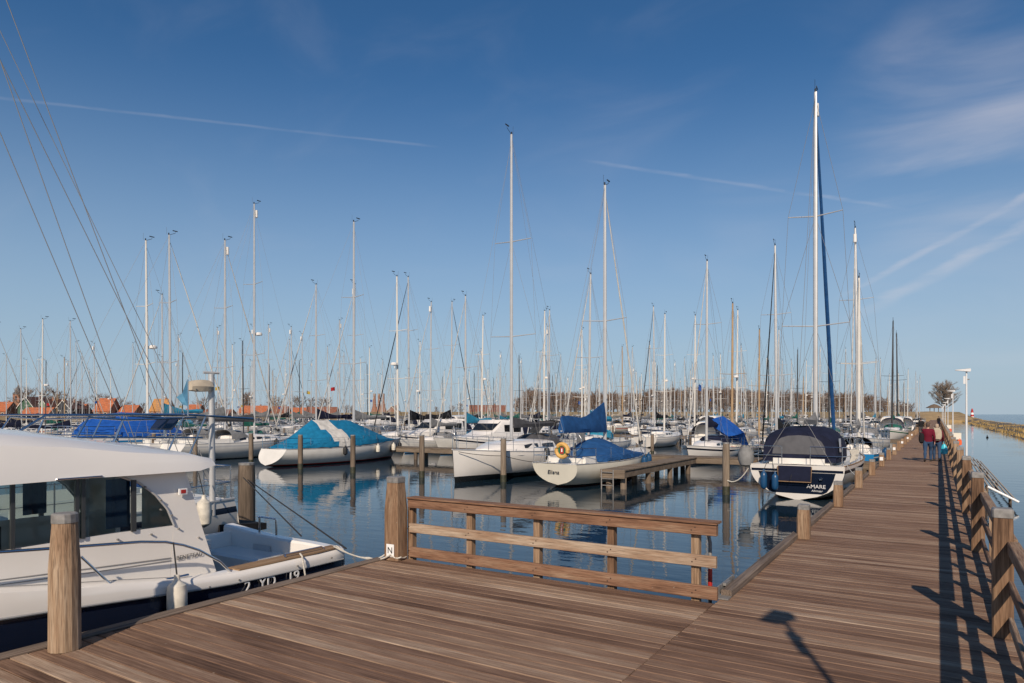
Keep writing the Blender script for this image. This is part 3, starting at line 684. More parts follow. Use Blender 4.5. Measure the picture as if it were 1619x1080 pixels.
b = MB(); b.box((-1.055, 2.9, .4), (-.8, 3.42, .93)); lk = b.build('side_locker', GEL, mo)
b = MB(); b.box((-.802, 2.98, .72), (-.794, 3.34, .78)); b.box((-.802, 3.0, .46), (-.797, 3.32, .66)); b.build('locker_slot', mat('slot_shadow', (.12, .12, .12), .6), lk)
b = MB(); b.box((-.8, 3.36, .5), (-.785, 3.4, .56)); b.box((-.8, 3.36, .8), (-.785, 3.4, .86)); b.build('hinge', STEEL, lk)
b = MB(); b.box((-.5, 3.938, .62), (-.1, 3.948, .82)); b.box((.15, 3.938, .5), (.19, 3.948, .58)); b.build('transom_hatch', GELG, mo)
b = MB(); b.loft([W([(MC + 1.1, y, .172), (MC + 1.33 - max(0, y - 6.7) * .1, y, .172), (MC + 1.33 - max(0, y - 6.7) * .1, y, .19), (MC + 1.1, y, .19)]) for y in (5.35, 6, 6.6, 7.05)], True, True); b.build('teak_rail', TEAK, mo)
b = MB()
secs = [[(MC + x, y, interp(SH, y) - .012 + (.03 if abs(x) < .3 else 0)) for x in [q * (interp(HBM, y) - .02) for q in (-1, -.4, 0, .4, 1)]] for y in ys[:13]]
b.loft([W(q) for q in secs]); b.build('deck', GEL2, mo, True)
# cabin shell: lower sides and rounded aft pieces leave a real window opening
CW = 1.06
def cab(sd):
    x = MC + sd * CW; xt = MC + sd * (CW - .05)
    b = MB(); lo = [(y, interp(SH, y) - .03) for y in (.6, 1.5, 2.4, 3.2, 4., 4.62)]; hi = [(.9, .86), (1.6, .81), (2.4, .795), (3.2, .8), (4., .81), (4.68, .8)]
    for ox in (0, -sd * .05):
        b.loft([W([(x + ox, *p), (x - sd * .02 + ox, lerp(p[0], q[0], .5), lerp(p[1], q[1], .55)), (lerp(x, xt, .5) + ox, *q)]) for p, q in zip(lo, hi)])
    a = [(4.04, 1.43), (4.28, 1.33), (4.46, 1.18), (4.6, 1.0), (4.68, .8), (4.62, .16)]; e = [(4.84, 1.43), (4.87, 1.33), (4.92, 1.18), (4.97, 1.0), (5.02, .8), (5.22, .16)]
    def xx(z): return lerp(xt, x, min(1, max(0, (1.43 - z) / 1.25)))
    for ox in (0, -sd * .05): b.loft([W([(xx(p[1]) + ox, *p), (xx(q[1]) + ox, *q)]) for p, q in zip(a, e)])
    b.loft([W([(xx(q[1]), *q), (xx(q[1]) - sd * .05, *q)]) for q in e]); b.loft([W([(xx(q[1]), *q), (xx(q[1]) - sd * .05, *q)]) for q in a])
    b.build('cabin_side', GEL, mo, True)
    b = MB(); up = [(.9, 1.4)] + [(1.6, 1.43), (2.4, 1.43), (3.2, 1.43), (4.04, 1.43)]; dn = [(.62, .86), (1.6, .81), (2.4, .795), (3.2, .8), (4., .81)]
    q1 = W([(lerp(x, xt, .5) - sd * .015, *p) for p in hi[:1]] + [(lerp(x, xt, .5) - sd * .015, *p) for p in hi[1:]] + [(xx(p[1]) - sd * .015, *p) for p in a[-3::-1]] + [(xt - sd * .015, *p) for p in up[::-1][1:]])
    b.add(q1, [tuple(range(len(q1)))]); wn = b.build('side_window', PANE, mo, fix=False)
    b = MB()
    for y0 in (3.02, 3.6, 3.66): b.box((CW * sd - .035 if sd > 0 else CW * sd + .0, y0 - 3, .8 - WZ), (CW * sd if sd > 0 else CW * sd + .035, y0 - 3 + .035, 1.43 - WZ))
    b.box((CW * sd - .03, 4.18 - 3, .8 - WZ), (CW * sd - .0, 4.23 - 3, 1.37 - WZ))
    b.build('window_frame', mat('frame_dark', (.05, .055, .06), .35, .3), wn)
    b = MB(); b.tube([p + Vector((sd * .012, 0, 0)) for p in W([(xx(p[1]), *p) for p in a[:-1]])], .014, 6); b.build('window_trim', ALU, wn, True)
cab(1); cab(-1)
b = MB(); ws_ = W([(MC + CW - .05, .86, .86), (MC + CW - .1, 1.35, 1.4), (MC, 1.2, 1.46), (MC - CW + .1, 1.35, 1.4), (MC - CW + .05, .86, .86), (MC, .62, .86)]); b.add(ws_, [(0, 1, 2, 5), (2, 3, 4, 5)]); b.build('windscreen', PANE, mo, fix=False)
b = MB(); b.loft([W([(MC + x, .62 + .22 * (x / CW) ** 2, .86), (MC + x, .2 + .3 * abs(x), interp(SH, .2) - .0)]) for x in (-CW, -.5, 0, .5, CW)]); b.build('front_coachroof', GEL, mo, True)
ST = [(.75, 1.38, 1.46, 1.5), (1.3, 1.4, 1.66, 1.74), (2., 1.415, 1.79, 1.91), (2.85, 1.42, 1.805, 1.945), (3.5, 1.425, 1.765, 1.875), (4.1, 1.42, 1.685, 1.775), (4.93, 1.415, 1.6, 1.65), (5.2, 1.46, 1.555, 1.575)]
b = MB(); secs = []
for y, zl, zc, zt in ST:
    k = .92 if y > 5 else (1. if y > 1 else .93); e_ = 1.17 * k
    half = [(e_ - .16, zl), (e_, zl + .012), (e_ - .03, zl + (zc - zl) * .5), (e_ - .1, zc), (e_ - .3, lerp(zc, zt, .75)), (e_ - .55, zt), (0, zt + .05)]
    secs.append(W([(MC + x, y, z) for x, z in half] + [(MC - x, y, z) for x, z in half[-2::-1]]))
b.loft(secs, True, True); b.build('cabin_roof', GEL, mo, True)
b = MB(); b.box((-.95, 1.72, .4), (-.3, 1.78, 2.1)); b.box((.3, 1.72, .4), (.95, 1.78, 2.1)); b.build('aft_bulkhead', GEL2, mo)
b = MB(); b.box((-1., -2.0, .45), (1., -1.3, 1.6)); b.box((-.95, -1.3, .4), (-.3, -.2, .95)); b.box((.35, -.6, .4), (.9, .1, 1.15)); b.box((-.95, .3, .4), (-.4, 1.6, 1.0)); b.build('interior_furniture', CREAM, mo)
b = MB(); b.box((.4, -.1, 1.15), (.85, .02, 1.75)); b.build('helm_seat', CDGREY, mo)
b = MB(); b.box((-1.0, -2.3, .36), (1.0, 1.9, .4)); b.build('cabin_floor', mat('dark_floor', (.08, .05, .03), .5), mo)
b = MB(); rr = random.Random(4)
for sd in (1, -1):
    b.loft([[(sd * (CW - .1) + .02 * math.sin(i * 2.2), .95 + .055 * i, z) for z in (1.6, 1.9, 2.14)] for i in range(6)])
b.build('curtain', cloth('blue_curtain', (.03, .09, .18)), mo)
# rails, brace, light, logo, registration
hp = [onx(px, py, -7.34) for px, py in ((-160, 888), (0, 873), (128, 864), (222, 857), (262, 857), (290, 862), (315, 870), (348, 888), (366, 906))]
b = MB(); b.tube(W(hp), .016, 8); b.tube(W([onx(128, 880, -7.36), onx(177, 926, -7.3)]), .014, 8); b.build('hand_rail', STEEL, mo, True)
b = MB(); b.tube(W([(-7.49, 3.35, 1.44), (-7.44, 3.37, 1.45), (-7.44, 3.8, 1.45), (-7.49, 3.82, 1.44)]), .01, 6); b.build('grab_handle', STEEL, mo, True)
q = onx(289, 777, MC + CW)
b = MB(); b.box((CW - .01, q.y - 3.05, q.z - WZ - .035), (CW + .012, q.y - 2.95, q.z - WZ + .035)); lt = b.build('side_light', PRINTW, mo); b = MB(); b.box((CW + .0125, q.y - 3.03, q.z - WZ - .022), (CW + .016, q.y - 2.97, q.z - WZ + .022)); b.build('red_lens', REDP, lt)
q = onx(300, 879, MC + CW + .005); text('lettering', 'BENETEAU', .07, mat('logo_grey', (.12, .12, .12), .4), mo, frame(W([q])[0], (0, 1, 0), (0, 0, 1)), .002)
for s_, dy in (('2', -.4), ('YD', -.1), ('19', .32)): text('registration', s_, .2, PRINTW, mo, frame((1.372 - .012 * dy, 2.83 + dy, -.05 - WZ - .02 * dy), (-.012, 1, -.02), (.03, 0, 1)), .004)
b = MB()
for yy in (4.9, 5.3, 6.2, 6.8): b.tube(W([(MC + 1.385, yy, .08), (MC + 1.4, yy, .08)]), .012, 8)
for px, py in ((230, 770), (255, 806), (272, 815), (283, 836), (187, 853), (240, 845), (315, 850), (255, 791)): q = W([onx(px, py, MC + CW)])[0]; b.tube([q - Vector((.02, 0, 0)), q + Vector((.006, 0, 0))], .011, 6)
b.build('snap_stud', GALV, mo, fix=False)
for l_ in (((-160, 937), (0, 917), (140, 899), (270, 882)), ((-160, 944), (0, 925), (140, 906), (270, 886))): b = MB(); b.tube(W([onx(px, py, MC + CW - .006) for px, py in l_]), .006, 5); b.build('trim_line', mat('trim_grey', (.28, .27, .26), .5), mo)
b = MB(); b.tube(W([(MC + interp(HBM, y) + .008, y, interp(ZW, y) + .002) for y in ys[3:-1]]), .014, 6); b.build('rubbing_strake', mat('strake_grey', (.3, .3, .3), .5), mo, True)
b = MB(); b.tube(W([(MC + interp(HBM, y) - .21, y, interp(SH, y) + .004) for y in ys[4:12]]), .006, 5); b.build('deck_seam', MATS['trim_grey'], mo)
b = MB(); b.tube(W([(-7.36, 4.45, .24), (-7.36, 4.72, .24)]), .018, 6); b.tube(W([(-7.36, 6.1, .2), (-7.38, 6.12, .23), (-7.38, 6.75, .23), (-7.36, 6.78, .2)]), .014, 6); b.build('cleat', STEEL, mo, True)
b = MB(); b.tube(W([(MC - .5, 7.06, .22), (MC - .5, 7.06, .45), (MC - .5, 7.04, .48), (MC - .1, 7.04, .48), (MC - .1, 7.06, .45), (MC - .1, 7.06, .22)]), .018, 6); b.build('ladder_rail', STEEL, mo, True)
b = MB(); b.lathe([(.02, 0), (.16, .02), (.19, .16), (.19, .5), (.12, .62), (.02, .64)], 12, M=Matrix.Translation((.0, 4.45, .1))); b.build('outboard_cover', CBLACK, mo, True)
q = onx(283, 960, -7.12)
fender('fender', (-7.1, 4.42, -.14), .105, .42, FENDW, 'stained white fender hanging from the motor boat hand rail', onx(274, 858, -7.33))
rope([(-7.3, 6.95, .22), (-7.0, 7.3, .02), (-6.72, 7.4, .12)], .011, ROPEW, 'pale mooring rope from the motor boat stern to the lettered post', .05)
rope([(-7.3, 6.9, .22), (-6.95, 7.3, .0), (-6.62, 7.34, .1), (-6.5, 7.42, .06), (-6.55, 7.63, .06)], .011, ROPEW, 'pale rope looped around the foot of the lettered post', .03)
rope([(-7.3, 6.3, .22), (-7.2, 6.25, .2), (-7.19, 6.3, -.1)], .012, ROPEW, 'short pale rope over the motor boat teak gunwale')
rope([(-7.1, 6.95, .2), (-14.2, 10.6, .55)], .012, ROPEB, 'black mooring rope from the motor boat stern to the big pile')
rope([(-8.2, 7.1, .25), (-14.2, 10.5, .6)], .012, ROPEB, 'second black mooring rope running to the big pile')

# ------------------------------------------------------------------ moored yachts with a character of their own
UP, DN = R(90), R(-90)                                   # bow away from / towards the camera side
def new_boat(label, X, Ystern, rz, B_, group=None, cat='sailboat', name='sailboat'):
    o = empty(name, (X, Ystern, WZ), rz); tag(o, label, cat, group); return o
# neighbour of the motor boat (mast out of the frame)
bt = Boat(12, 3.3, 1.3, 1.6, .75, 1, -.4, -.05, hull=GEL2, stripe=NAVYH); o = new_boat('white yacht behind the motor boat with steel stern frame and radar pole', -12.15, 7.9, DN, bt)
bt.build_hull(o); bt.cabin(o, 3.8, 9.6, h=.45); bt.cockpit(o, .9, 3.4); bt.rig(o, 6.7, 15.5, furl=CWHITE, boom=None, back=True); bt.guard(o)
def NL(p): return Vector((7.9 - p[1], p[0] + 12.15, p[2] - WZ))
b = MB()
for X in (-10.75, -13.3):
    P = [onx(px, py, -10.75) for px, py in ((0, 700), (72, 657), (200, 656), (300, 656), (400, 662))]; P = [Vector((X, p.y, p.z)) for p in P]
    b.tube([NL(p) for p in P], .019, 8)
    P2 = [onx(px, py, -10.75) for px, py in ((120, 693), (140, 660), (200, 664), (310, 660))]; b.tube([NL(Vector((X, p.y, p.z))) for p in P2], .017, 8)
    b.tube([NL(Vector((X, onx(px, 692, -10.75).y, onx(px, 692, -10.75).z))) for px in (70, 190, 320)], .014, 8)
    for a, c in (((195, 663), (178, 705)), ((290, 659), (265, 716)), ((325, 659), (298, 722))):
        u, v = onx(*a, -10.75), onx(*c, -10.75); v2 = lerp(u, v, 2.2); b.tube([NL(Vector((X, u.y, u.z))), NL(Vector((X, v2.y, v2.z)))], .016, 8)
b.tube([NL((-10.75, 6.9, 2.1)), NL((-13.3, 6.9, 2.1))], .017, 8); b.build('stern_frame', STEEL, o, True)
for k in (0, 1):
    u, v = onx(266 + 17 * k, 664, -10.8), onx(254 + 17 * k, 680, -10.8); b = MB(); b.loft([[NL(p + Vector((sx, 0, 0))) + Vector((0, 0, sz)) for p, sx, sz in ((u, -.3, 0), (u, .02, 0), (u, .02, .025), (u, -.3, .025))], [NL(p + Vector((sx, 0, 0))) + Vector((0, 0, sz)) for p, sx, sz in ((v, -.3, 0), (v, .02, 0), (v, .02, .025), (v, -.3, .025))]], True, True); b.build('solar_strip', SOLAR, o)
pb, ptp = onx(336, 815, -10.9), onx(334, 592, -10.9)
b = MB(); b.tube([NL(pb), NL(ptp)], .055, 10); b.tube([NL(ptp + Vector((-.05, -.12, .03))), NL(ptp + Vector((.02, .14, .03)))], .025, 6); pl = b.build('radar_pole', ALU, o, True)
u = onx(316, 613, -10.9); b = MB()
b.loft([[NL(u) + Vector((x, y * k, z * k)) for y, z in ((-.1, -.06), (.1, -.06), (.12, .02), (.06, .12), (-.06, .12), (-.12, .02))] for x, k in ((-.2, .9), (-.12, 1.1), (.0, 1.15), (.12, 1), (.2, .8))], True, True); b.build('covered_generator', CBEIGE, pl, True)
u, v = onx(297, 600, -10.7), onx(297, 658, -10.7); b = MB(); b.tube([NL(u), NL(v)], .012, 6); st = b.build('flag_staff', STEEL, o)
a = [onx(px, py, -10.7) for px, py in ((296, 600), (296, 642), (290, 640), (279, 628), (287, 622))]; b = MB(); b.add([NL(p) + Vector((0, .02 * math.sin(i * 2), 0)) for i, p in enumerate(a)], [(0, 1, 2, 3, 4)]); b.build('flag', cloth('pale_blue_flag', (.16, .4, .58)), st, fix=False)
b = MB()
for (p, q) in (((0, 95), (215, 530)), ((0, 210), (165, 600)), ((10, 0), (215, 540)), ((0, 95), (165, 560))):
    u, v = onx(*p, -11.5), onx(*q, -11.5); d_ = v - u; b.tube([NL(u - d_ * 1.1), NL(v + d_ * min(.9, (v.z - .6) / -d_.z))], .0065, 5)
b.build('stay', WIRE, o, fix=False)
fender('fender', (-10.55, 7.05, .18), .12, .5, FENDW, 'white fender on the stern of the yacht behind the motor boat', (-10.7, 7.05, 1.1))
b = MB(); b.loft([[NL((X, y, z)) for y, z in ((8.6, .02), (7.6, .12), (7.6, -.1), (8.6, -.1))] for X in (-10.9, -13.2)], True, True); b.build('swim_platform', CBLACK, o)

def decor(bt, o, hood=None, wheel=True):
    bt.guard(o)
    if wheel: bt.cockpit(o, .9, bt.cx0 - .1)
    if hood: bt.sprayhood(o, bt.cx0, hood)
def mast_x(px, Y): return ony(px, 655, Y).x
def mast_h(px, py, Y): return ony(px, py, Y).z - WZ
# B: yacht under the teal cover
bt = Boat(10.4, 3.3, .95, 1.3, .62, 1.1, -.55, .1, hull=GEL2, stripe=GEL2, boot=REDP, anti=ANTIB)
XB_ = -30.6; o = new_boat('white yacht with red waterline under a teal cover with a white band', XB_, 24.6, UP, bt)
bt.build_hull(o); bt.cabin(o, 3.4, 7.4); bt.guard(o)
bt.rig(o, 6.0, mast_h(564, 350, 30.6), spr=2, furl=None, boom=None, rake=0)
bt.fullcover(o, CTEAL, lambda t: .95 + 1.55 * min(1, t * 4.2) ** .8 - (1.35 * max(0, (t - .55) / .45) ** 1.1), .55, 9.3, band=(7, 11), bandm=CWHITE)
for k, (y, m_, nm) in enumerate(((28.2, BLACK, 'black'), (31.0, FENDW, 'white'), (33.0, FENDW, 'white'), (34.2, BLACK, 'black'))):
    xx_ = XB_ + bt.hb((y - 24.6) / 10.4) + .12
    fender('fender', (xx_, y, -.25), .13, .5, m_, ('black ball-like fender near the stern of the teal covered yacht', 'first white fender on the side of the teal covered yacht', 'second white fender on the side of the teal covered yacht', 'black fender near the bow of the teal covered yacht')[k], (xx_ - .1, y, .75))
# C: big white yacht, bow towards the quay
bt = Boat(10.6, 3.5, 1.12, 1.38, .85, .18, -.3, -.02, hull=GEL, stripe=GEL, boot=BLACKH, anti=BLACKH, bh=.25); bt.deckmat = GEL
XC = -17.0; o = new_boat('big white yacht with plumb bow towards the quay and grey sprayhood', XC, 33.2, DN, bt)
bt.build_hull(o); bt.cabin(o, 3.3, 8.2, wf=.66, h=.5, wins=2); decor(bt, o, CDGREY)
mx = 6.0; bt.rig(o, mx, mast_h(811, 212, 33.2 - mx), spr=2, furl=None, boom=CDGREY, cov=.55, boomz=1.15)
b = MB(); zz = [bt.pt(t, bt.sheer(t) - .16, -1) + Vector((0, -.004, 0)) for t in (.1, .3, .5, .7, .9)]; z2 = [bt.pt(t, bt.sheer(t) - .16, 1) + Vector((0, .004, 0)) for t in (.1, .3, .5, .7, .9)]
b.tube(zz, .012, 4); b.tube(z2, .012, 4); b.build('rubbing_strake', GELG, o)
b = MB()
for sd in (1, -1): b.loft([bt.arch(1.0, 1.45, bt.dz(1) + .25, 1.05), bt.arch(2.0, 1.45, bt.dz(2) + .3, 1.15)]) if sd > 0 else None
b.build('cockpit_tent', CGREY, o, True, fix=False)
fender('fender', (XC + 1.68, 27.6, .0), .13, .6, BLACK, 'dark fender hanging on the plumb-bowed white yacht', (XC + 1.55, 27.6, .75))
rope([(XC + .2, 22.75, .55), (-15.5, 24.2, .35), (-15.3, 27, -.1)], .014, ROPEB, 'dark rope from the plumb bow to the mooring pile', .05)
# D: white sloop with blue covers and a life ring
bt = Boat(9.2, 2.9, .95, 1.2, .66, 1.1, .3, .12, hull=CREAM, stripe=CREAM, boot=BLACKH, anti=ANTIR); XD, YD = -12.45, 23.0
o = new_boat('cream sloop with blue boom cover and a yellow life ring at the jetty end', XD, YD, UP, bt)
bt.build_hull(o); bt.cabin(o, 3.6, 6.6, h=.38); bt.guard(o); bt.cockpit(o, 1., 3.4)
mx = 4.7; bt.rig(o, mx, mast_h(961, 292, YD + mx), spr=1, furl=CWHITE, boom=CBLUE, cov=1.25, boomz=1.2, bl=4.1, deep=.42)
bt.fullcover(o, CBLUE, lambda t: 1.3 + .55 * math.sin(math.pi * min(1, t * 1.1 + .05)) , 2.0, 6.2)
text('boat_name', 'Elisna', .23, CNAVY, o, frame((.09, .1, .62), (0, -1, 0), (-.36, 0, 1)), .004, .3)
ri = empty('life_ring', (XD + .35, YD + .0, .72)); b = MB(); rr = [(.24 * math.cos(a * math.pi / 10), 0, .24 * math.sin(a * math.pi / 10)) for a in range(21)]; b.tube(rr, .085, 8, cap=False); b.build('ring', YELLOW, ri, True)
b = MB(); b.tube([(0, -.02, 0), (0, .03, 0)], .19, 14); b.build('centre_disc', GREENH, ri); b = MB(); b.box((-.07, -.03, -.12), (.07, -.021, .12)); b.build('red_emblem', REDP, ri); b = MB(); b.box((-.025, -.036, -.05), (.025, -.0305, .08)); b.build('white_mark', PRINTW, ri)
tag(ri, 'yellow life ring on the stern rail of the cream sloop', 'life ring')
for k, y in enumerate((28.6, 30.2, 30.8)): fender('fender', (XD + bt.hb((y - YD) / 9.2) + .14, y, -.25), .14, .5, FENDB, ('single blue fender on the cream sloop beside the finger jetty', 'left of the paired blue fenders on the cream sloop', 'right of the paired blue fenders on the cream sloop')[k], (XD + 1.3, y, .6))
# E: white yacht left of the teal cover
bt = Boat(10.8, 3.4, 1.05, 1.35, .75, .8, -.6, .02, hull=GEL2, stripe=GELG, boot=GEL, anti=BLACKH); XE = -39.3
o = new_boat('white yacht with scoop stern and grey hood left of the teal cover', XE, 24.2, UP, bt); bt.build_hull(o); bt.cabin(o, 3.6, 7.8, wins=4); decor(bt, o, CGREY)
bt.rig(o, 5.8, mast_h(404, 322, 30.), spr=2, furl=None, boom=CDGREY, cov=.6, radar=True, reflector=True)
for k, y in enumerate((30.4, 33.4)): fender('fender', (XE + bt.hb((y - 24.2) / 10.8) + .14, y, -.15), .15, .6, BLACK, ('black fender amidships on the scoop stern yacht', 'black fender near the bow of the scoop stern yacht')[k], (XE + 1.5, y, .75))
# Amare
XA, YA = -3.98, 24.1; AM = Boat(10.2, 3.25, 1.17, 1.4, .9, .9, .28, -.02, hull=GEL, stripe=NAVYH, boot=GEL, anti=ANTIB); AM.railmat = TEAK; bt = AM
o = new_boat('white yacht with navy transom panel and navy cockpit tent beside the pier', XA, YA, UP, bt); bt.build_hull(o, 17); bt.cabin(o, 3.6, 7.4); bt.guard(o); bt.cockpit(o, .6, 3.3)
mx = 4.3; bt.rig(o, mx, mast_h(1287, 146, YA + mx), spr=2, furl=CBLUE, boom=CGREY, cov=.5, boomz=1.4, bl=3.2, reflector=True, wire=.007, furl_r=.085)
def tr_pt(y, z): u = min(1, max(0, (z - bt.zk(0)) / (bt.sheer(0) - bt.zk(0)))); return Vector((bt.rake * (1 - u) - .008, y, z))
b = MB(); rows = []
for z, w_ in ((.22, .78), (.3, .92), (.5, 1.05), (.7, 1.13), (.88, 1.18), (.93, 1.2)): rows.append([tr_pt(y * w_, z) for y in (-1, -.5, 0, .5, 1)])
b.loft(rows); b.build('navy_panel', NAVYH, o, fix=False)
b = MB(); b.loft([[tr_pt(y, z) + Vector((-.004, 0, 0)) for y in (-1.42, -.7, 0, .7, 1.42)] for z in (.95, 1.03)]); b.build('navy_band', NAVYH, o, fix=False)
b = MB(); b.box((-.03, -.48, .64), (.0, .55, 1.14)); b.build('swim_ladder_recess', CNAVY, o)
b = MB(); b.tube([(-.045, .56, 1.12), (-.045, .54, .62), (-.045, -.47, .62), (-.045, -.49, 1.12)], .016, 6); b.build('ladder_frame', TEAK, o, True)
text('boat_name', 'AMARE', .18, PRINTW, o, frame(tr_pt(-.6, .47) + Vector((-.012, 0, 0)), (0, -1, 0), (-.25, 0, 1)), .004)
text('home_port', 'Alkmaar', .1, PRINTW, o, frame(tr_pt(-.62, .33) + Vector((-.012, 0, 0)), (0, -1, 0), (-.25, 0, 1)), .004, .2)
b = MB(); b.lathe([(.01, 0), (.06, .01), (.06, .05), (.01, .06)], 10, M=Matrix.Translation(tr_pt(-.75, .72) + Vector((-.03, 0, -.03)))); b.build('stern_light', STEEL, o, True)
b = MB(); z0 = bt.dz(1) + .08
secs = [bt.arch(.55, 1.16, z0, .98, 13, 3.2), bt.arch(1.0, 1.24, z0, 1.14, 13, 3.4), bt.arch(2.2, 1.26, z0, 1.2, 13, 3.4), bt.arch(3.2, 1.2, z0 + .1, 1.0, 13, 3), bt.arch(4.1, 1.1, z0 + .35, .2, 13, 3)]
b.loft(secs); b.f.append(tuple(range(13))); b.m.append(0); tn = b.build('cockpit_tent', CNAVY, o, True, fix=False)
A = bt.arch(.535, .84, z0 + .26, .64, 11, 2.6); b = MB(); b.add(A, [tuple(range(11))]); b.build('clear_window', mat('grey_vinyl', (.11, .11, .12), .12, 0, .15, 3), tn, fix=False)
b = MB()
for sd in (1, -1): b.add([(.7, sd * 1.24, z0 + .35), (.95, sd * 1.27, z0 + .35), (1.0, sd * 1.24, z0 + .8), (.8, sd * 1.2, z0 + .8)], [(0, 1, 2, 3)])
b.build('side_window', mat('grey_vinyl2', (.3, .3, .33), .15), tn, fix=False)
b = MB(); b.lathe([(.05, 0), (.2, .06), (.27, .25), (.26, .5), (.16, .66), (.02, .7)], 14, M=Matrix.Translation((.1, 1.62, 1.05))); b.build('engine_cover', CGREY, o, True)
b = MB()
for i in range(7): b.tube([(1.2 + i * .35, -1.5, bt.dz(1) + .5), (1.25 + i * .35, -1.56, bt.dz(1) + .3), (1.22 + i * .35, -1.5, bt.dz(1) + .08)], .03, 6)
b.build('coiled_rope', ROPEW, o, True)
fender('fender', (XA - .98, YA - .16, -.42), .11, .62, FENDB, 'left blue fender hanging on the navy panelled transom', (XA - .92, YA - .02, .45))
fender('fender', (XA - .62, YA - .16, -.44), .11, .58, FENDB, 'right blue fender hanging on the navy panelled transom', (XA - .72, YA - .02, .45))
fender('ball_fender', (XA - .12, YA - .3, -.5), .23, .44, BLACK, 'black ball fender in the middle of the navy panelled transom', (XA - .12, YA - .04, .1))
rope([(XA + 1.5, YA + .3, .45), (-1.95, 21.9, .3)], .014, ROPEW, 'white mooring rope from the navy panelled yacht to the pier post', .05)
rope([(XA - 1.45, YA + .1, .42), (-6.37, 24.5, -.2)], .02, ROPEW, 'thick pale rope sagging from the navy panelled yacht to the pile', .3)
# G: small blue boat behind
bt = Boat(7.2, 2.5, .8, 1.05, .8, .5, .1, .0, hull=BLUEH, stripe=GEL, boot=GEL, anti=BLUEH); o = new_boat('small bright blue sailboat with grey tent beside the pier', -3.75, 39.2, UP, bt)
bt.build_hull(o); bt.cabin(o, 2.8, 5.4, h=.4); decor(bt, o, CDGREY); bt.rig(o, 3.6, 10.5, mm=MASTW, spr=1, furl=CWHITE, boom=CGREY, cov=.6)
fender('fender', (-2.35, 41, -.2), .16, .5, FENDB, 'dark blue fender between the blue sailboat and the pier', (-2.5, 41, .4))

# ------------------------------------------------------------------ boats of the rows (prototypes, then copies)
PROTO = {}
def proto(key, kw, cab, mx, H, hood, rigkw, tent=None):
    bt = Boat(**kw); o = empty('sailboat', (0, 0, WZ)); bt.build_hull(o, 11); bt.cabin(o, *cab); bt.guard(o, 3, .015); bt.cockpit(o, .8, bt.cx0 - .1)
    if hood: bt.sprayhood(o, bt.cx0, hood)
    bt.rig(o, mx, H, wire=.007, **rigkw)
    if tent: bt.fullcover(o, tent, lambda t: 1.2 + 1.1 * math.sin(math.pi * (t * .9 + .1)) ** .6, .3, bt.mx + .2)
    PROTO[key] = [o, H, mx, False]
proto('navy', dict(Ln=9.4, B=3.1, stripe=NAVYH, boot=NAVYH), (3.2, 6.6), 5.2, 13., CNAVY, dict(boom=CNAVY))
proto('grey', dict(Ln=9.8, B=3.2, rake=-.4, stripe=GELG, boot=BLUEH, hull=GEL2), (3.4, 7.), 5.5, 13.6, CGREY, dict(boom=CGREY, reflector=True))
proto('red', dict(Ln=8.4, B=2.8, hull=CREAM, stripe=REDP, boot=REDP), (2.9, 5.8), 4.7, 11.6, CBEIGE, dict(boom=CBEIGE, spr=1, mm=MASTT, furl=None))
proto('dark', dict(Ln=10., B=3.2, hull=NAVYH, stripe=GEL, boot=GEL, anti=ANTIR), (3.4, 7.), 5.6, 14., CBLACK, dict(boom=CBLACK, furl=CBLACK))
proto('turq', dict(Ln=8.8, B=2.9, boot=BLUEH, hull=GEL2), (3., 6.2), 4.9, 12., CTURQ, dict(boom=CTURQ, spr=1))
proto('bare', dict(Ln=9.2, B=3., stripe=GELG), (3.1, 6.5), 5.1, 12.6, None, dict(boom=None, mm=MASTW, radar=True, furl=None))
proto('royal', dict(Ln=9.2, B=3., stripe=BLUEH, boot=BLUEH), (3.1, 6.5), 5.1, 12.6, None, dict(boom=None, furl=CWHITE), CROY)
proto('green', dict(Ln=9.0, B=2.9, stripe=GREENH, boot=GREENH), (3.1, 6.4), 5.0, 12.4, CGREEN, dict(boom=CGREEN, spr=1, mm=MASTB, furl=None))
DESC = dict(navy='white sailboat with navy boom cover', grey='off-white sailboat with grey boom cover', red='cream sailboat with timber mast', dark='dark hulled sailboat with black cover',
            turq='sailboat with turquoise boom cover', bare='white sailboat with bare white mast', royal='sailboat under royal blue cover', green='green striped sailboat with black mast')
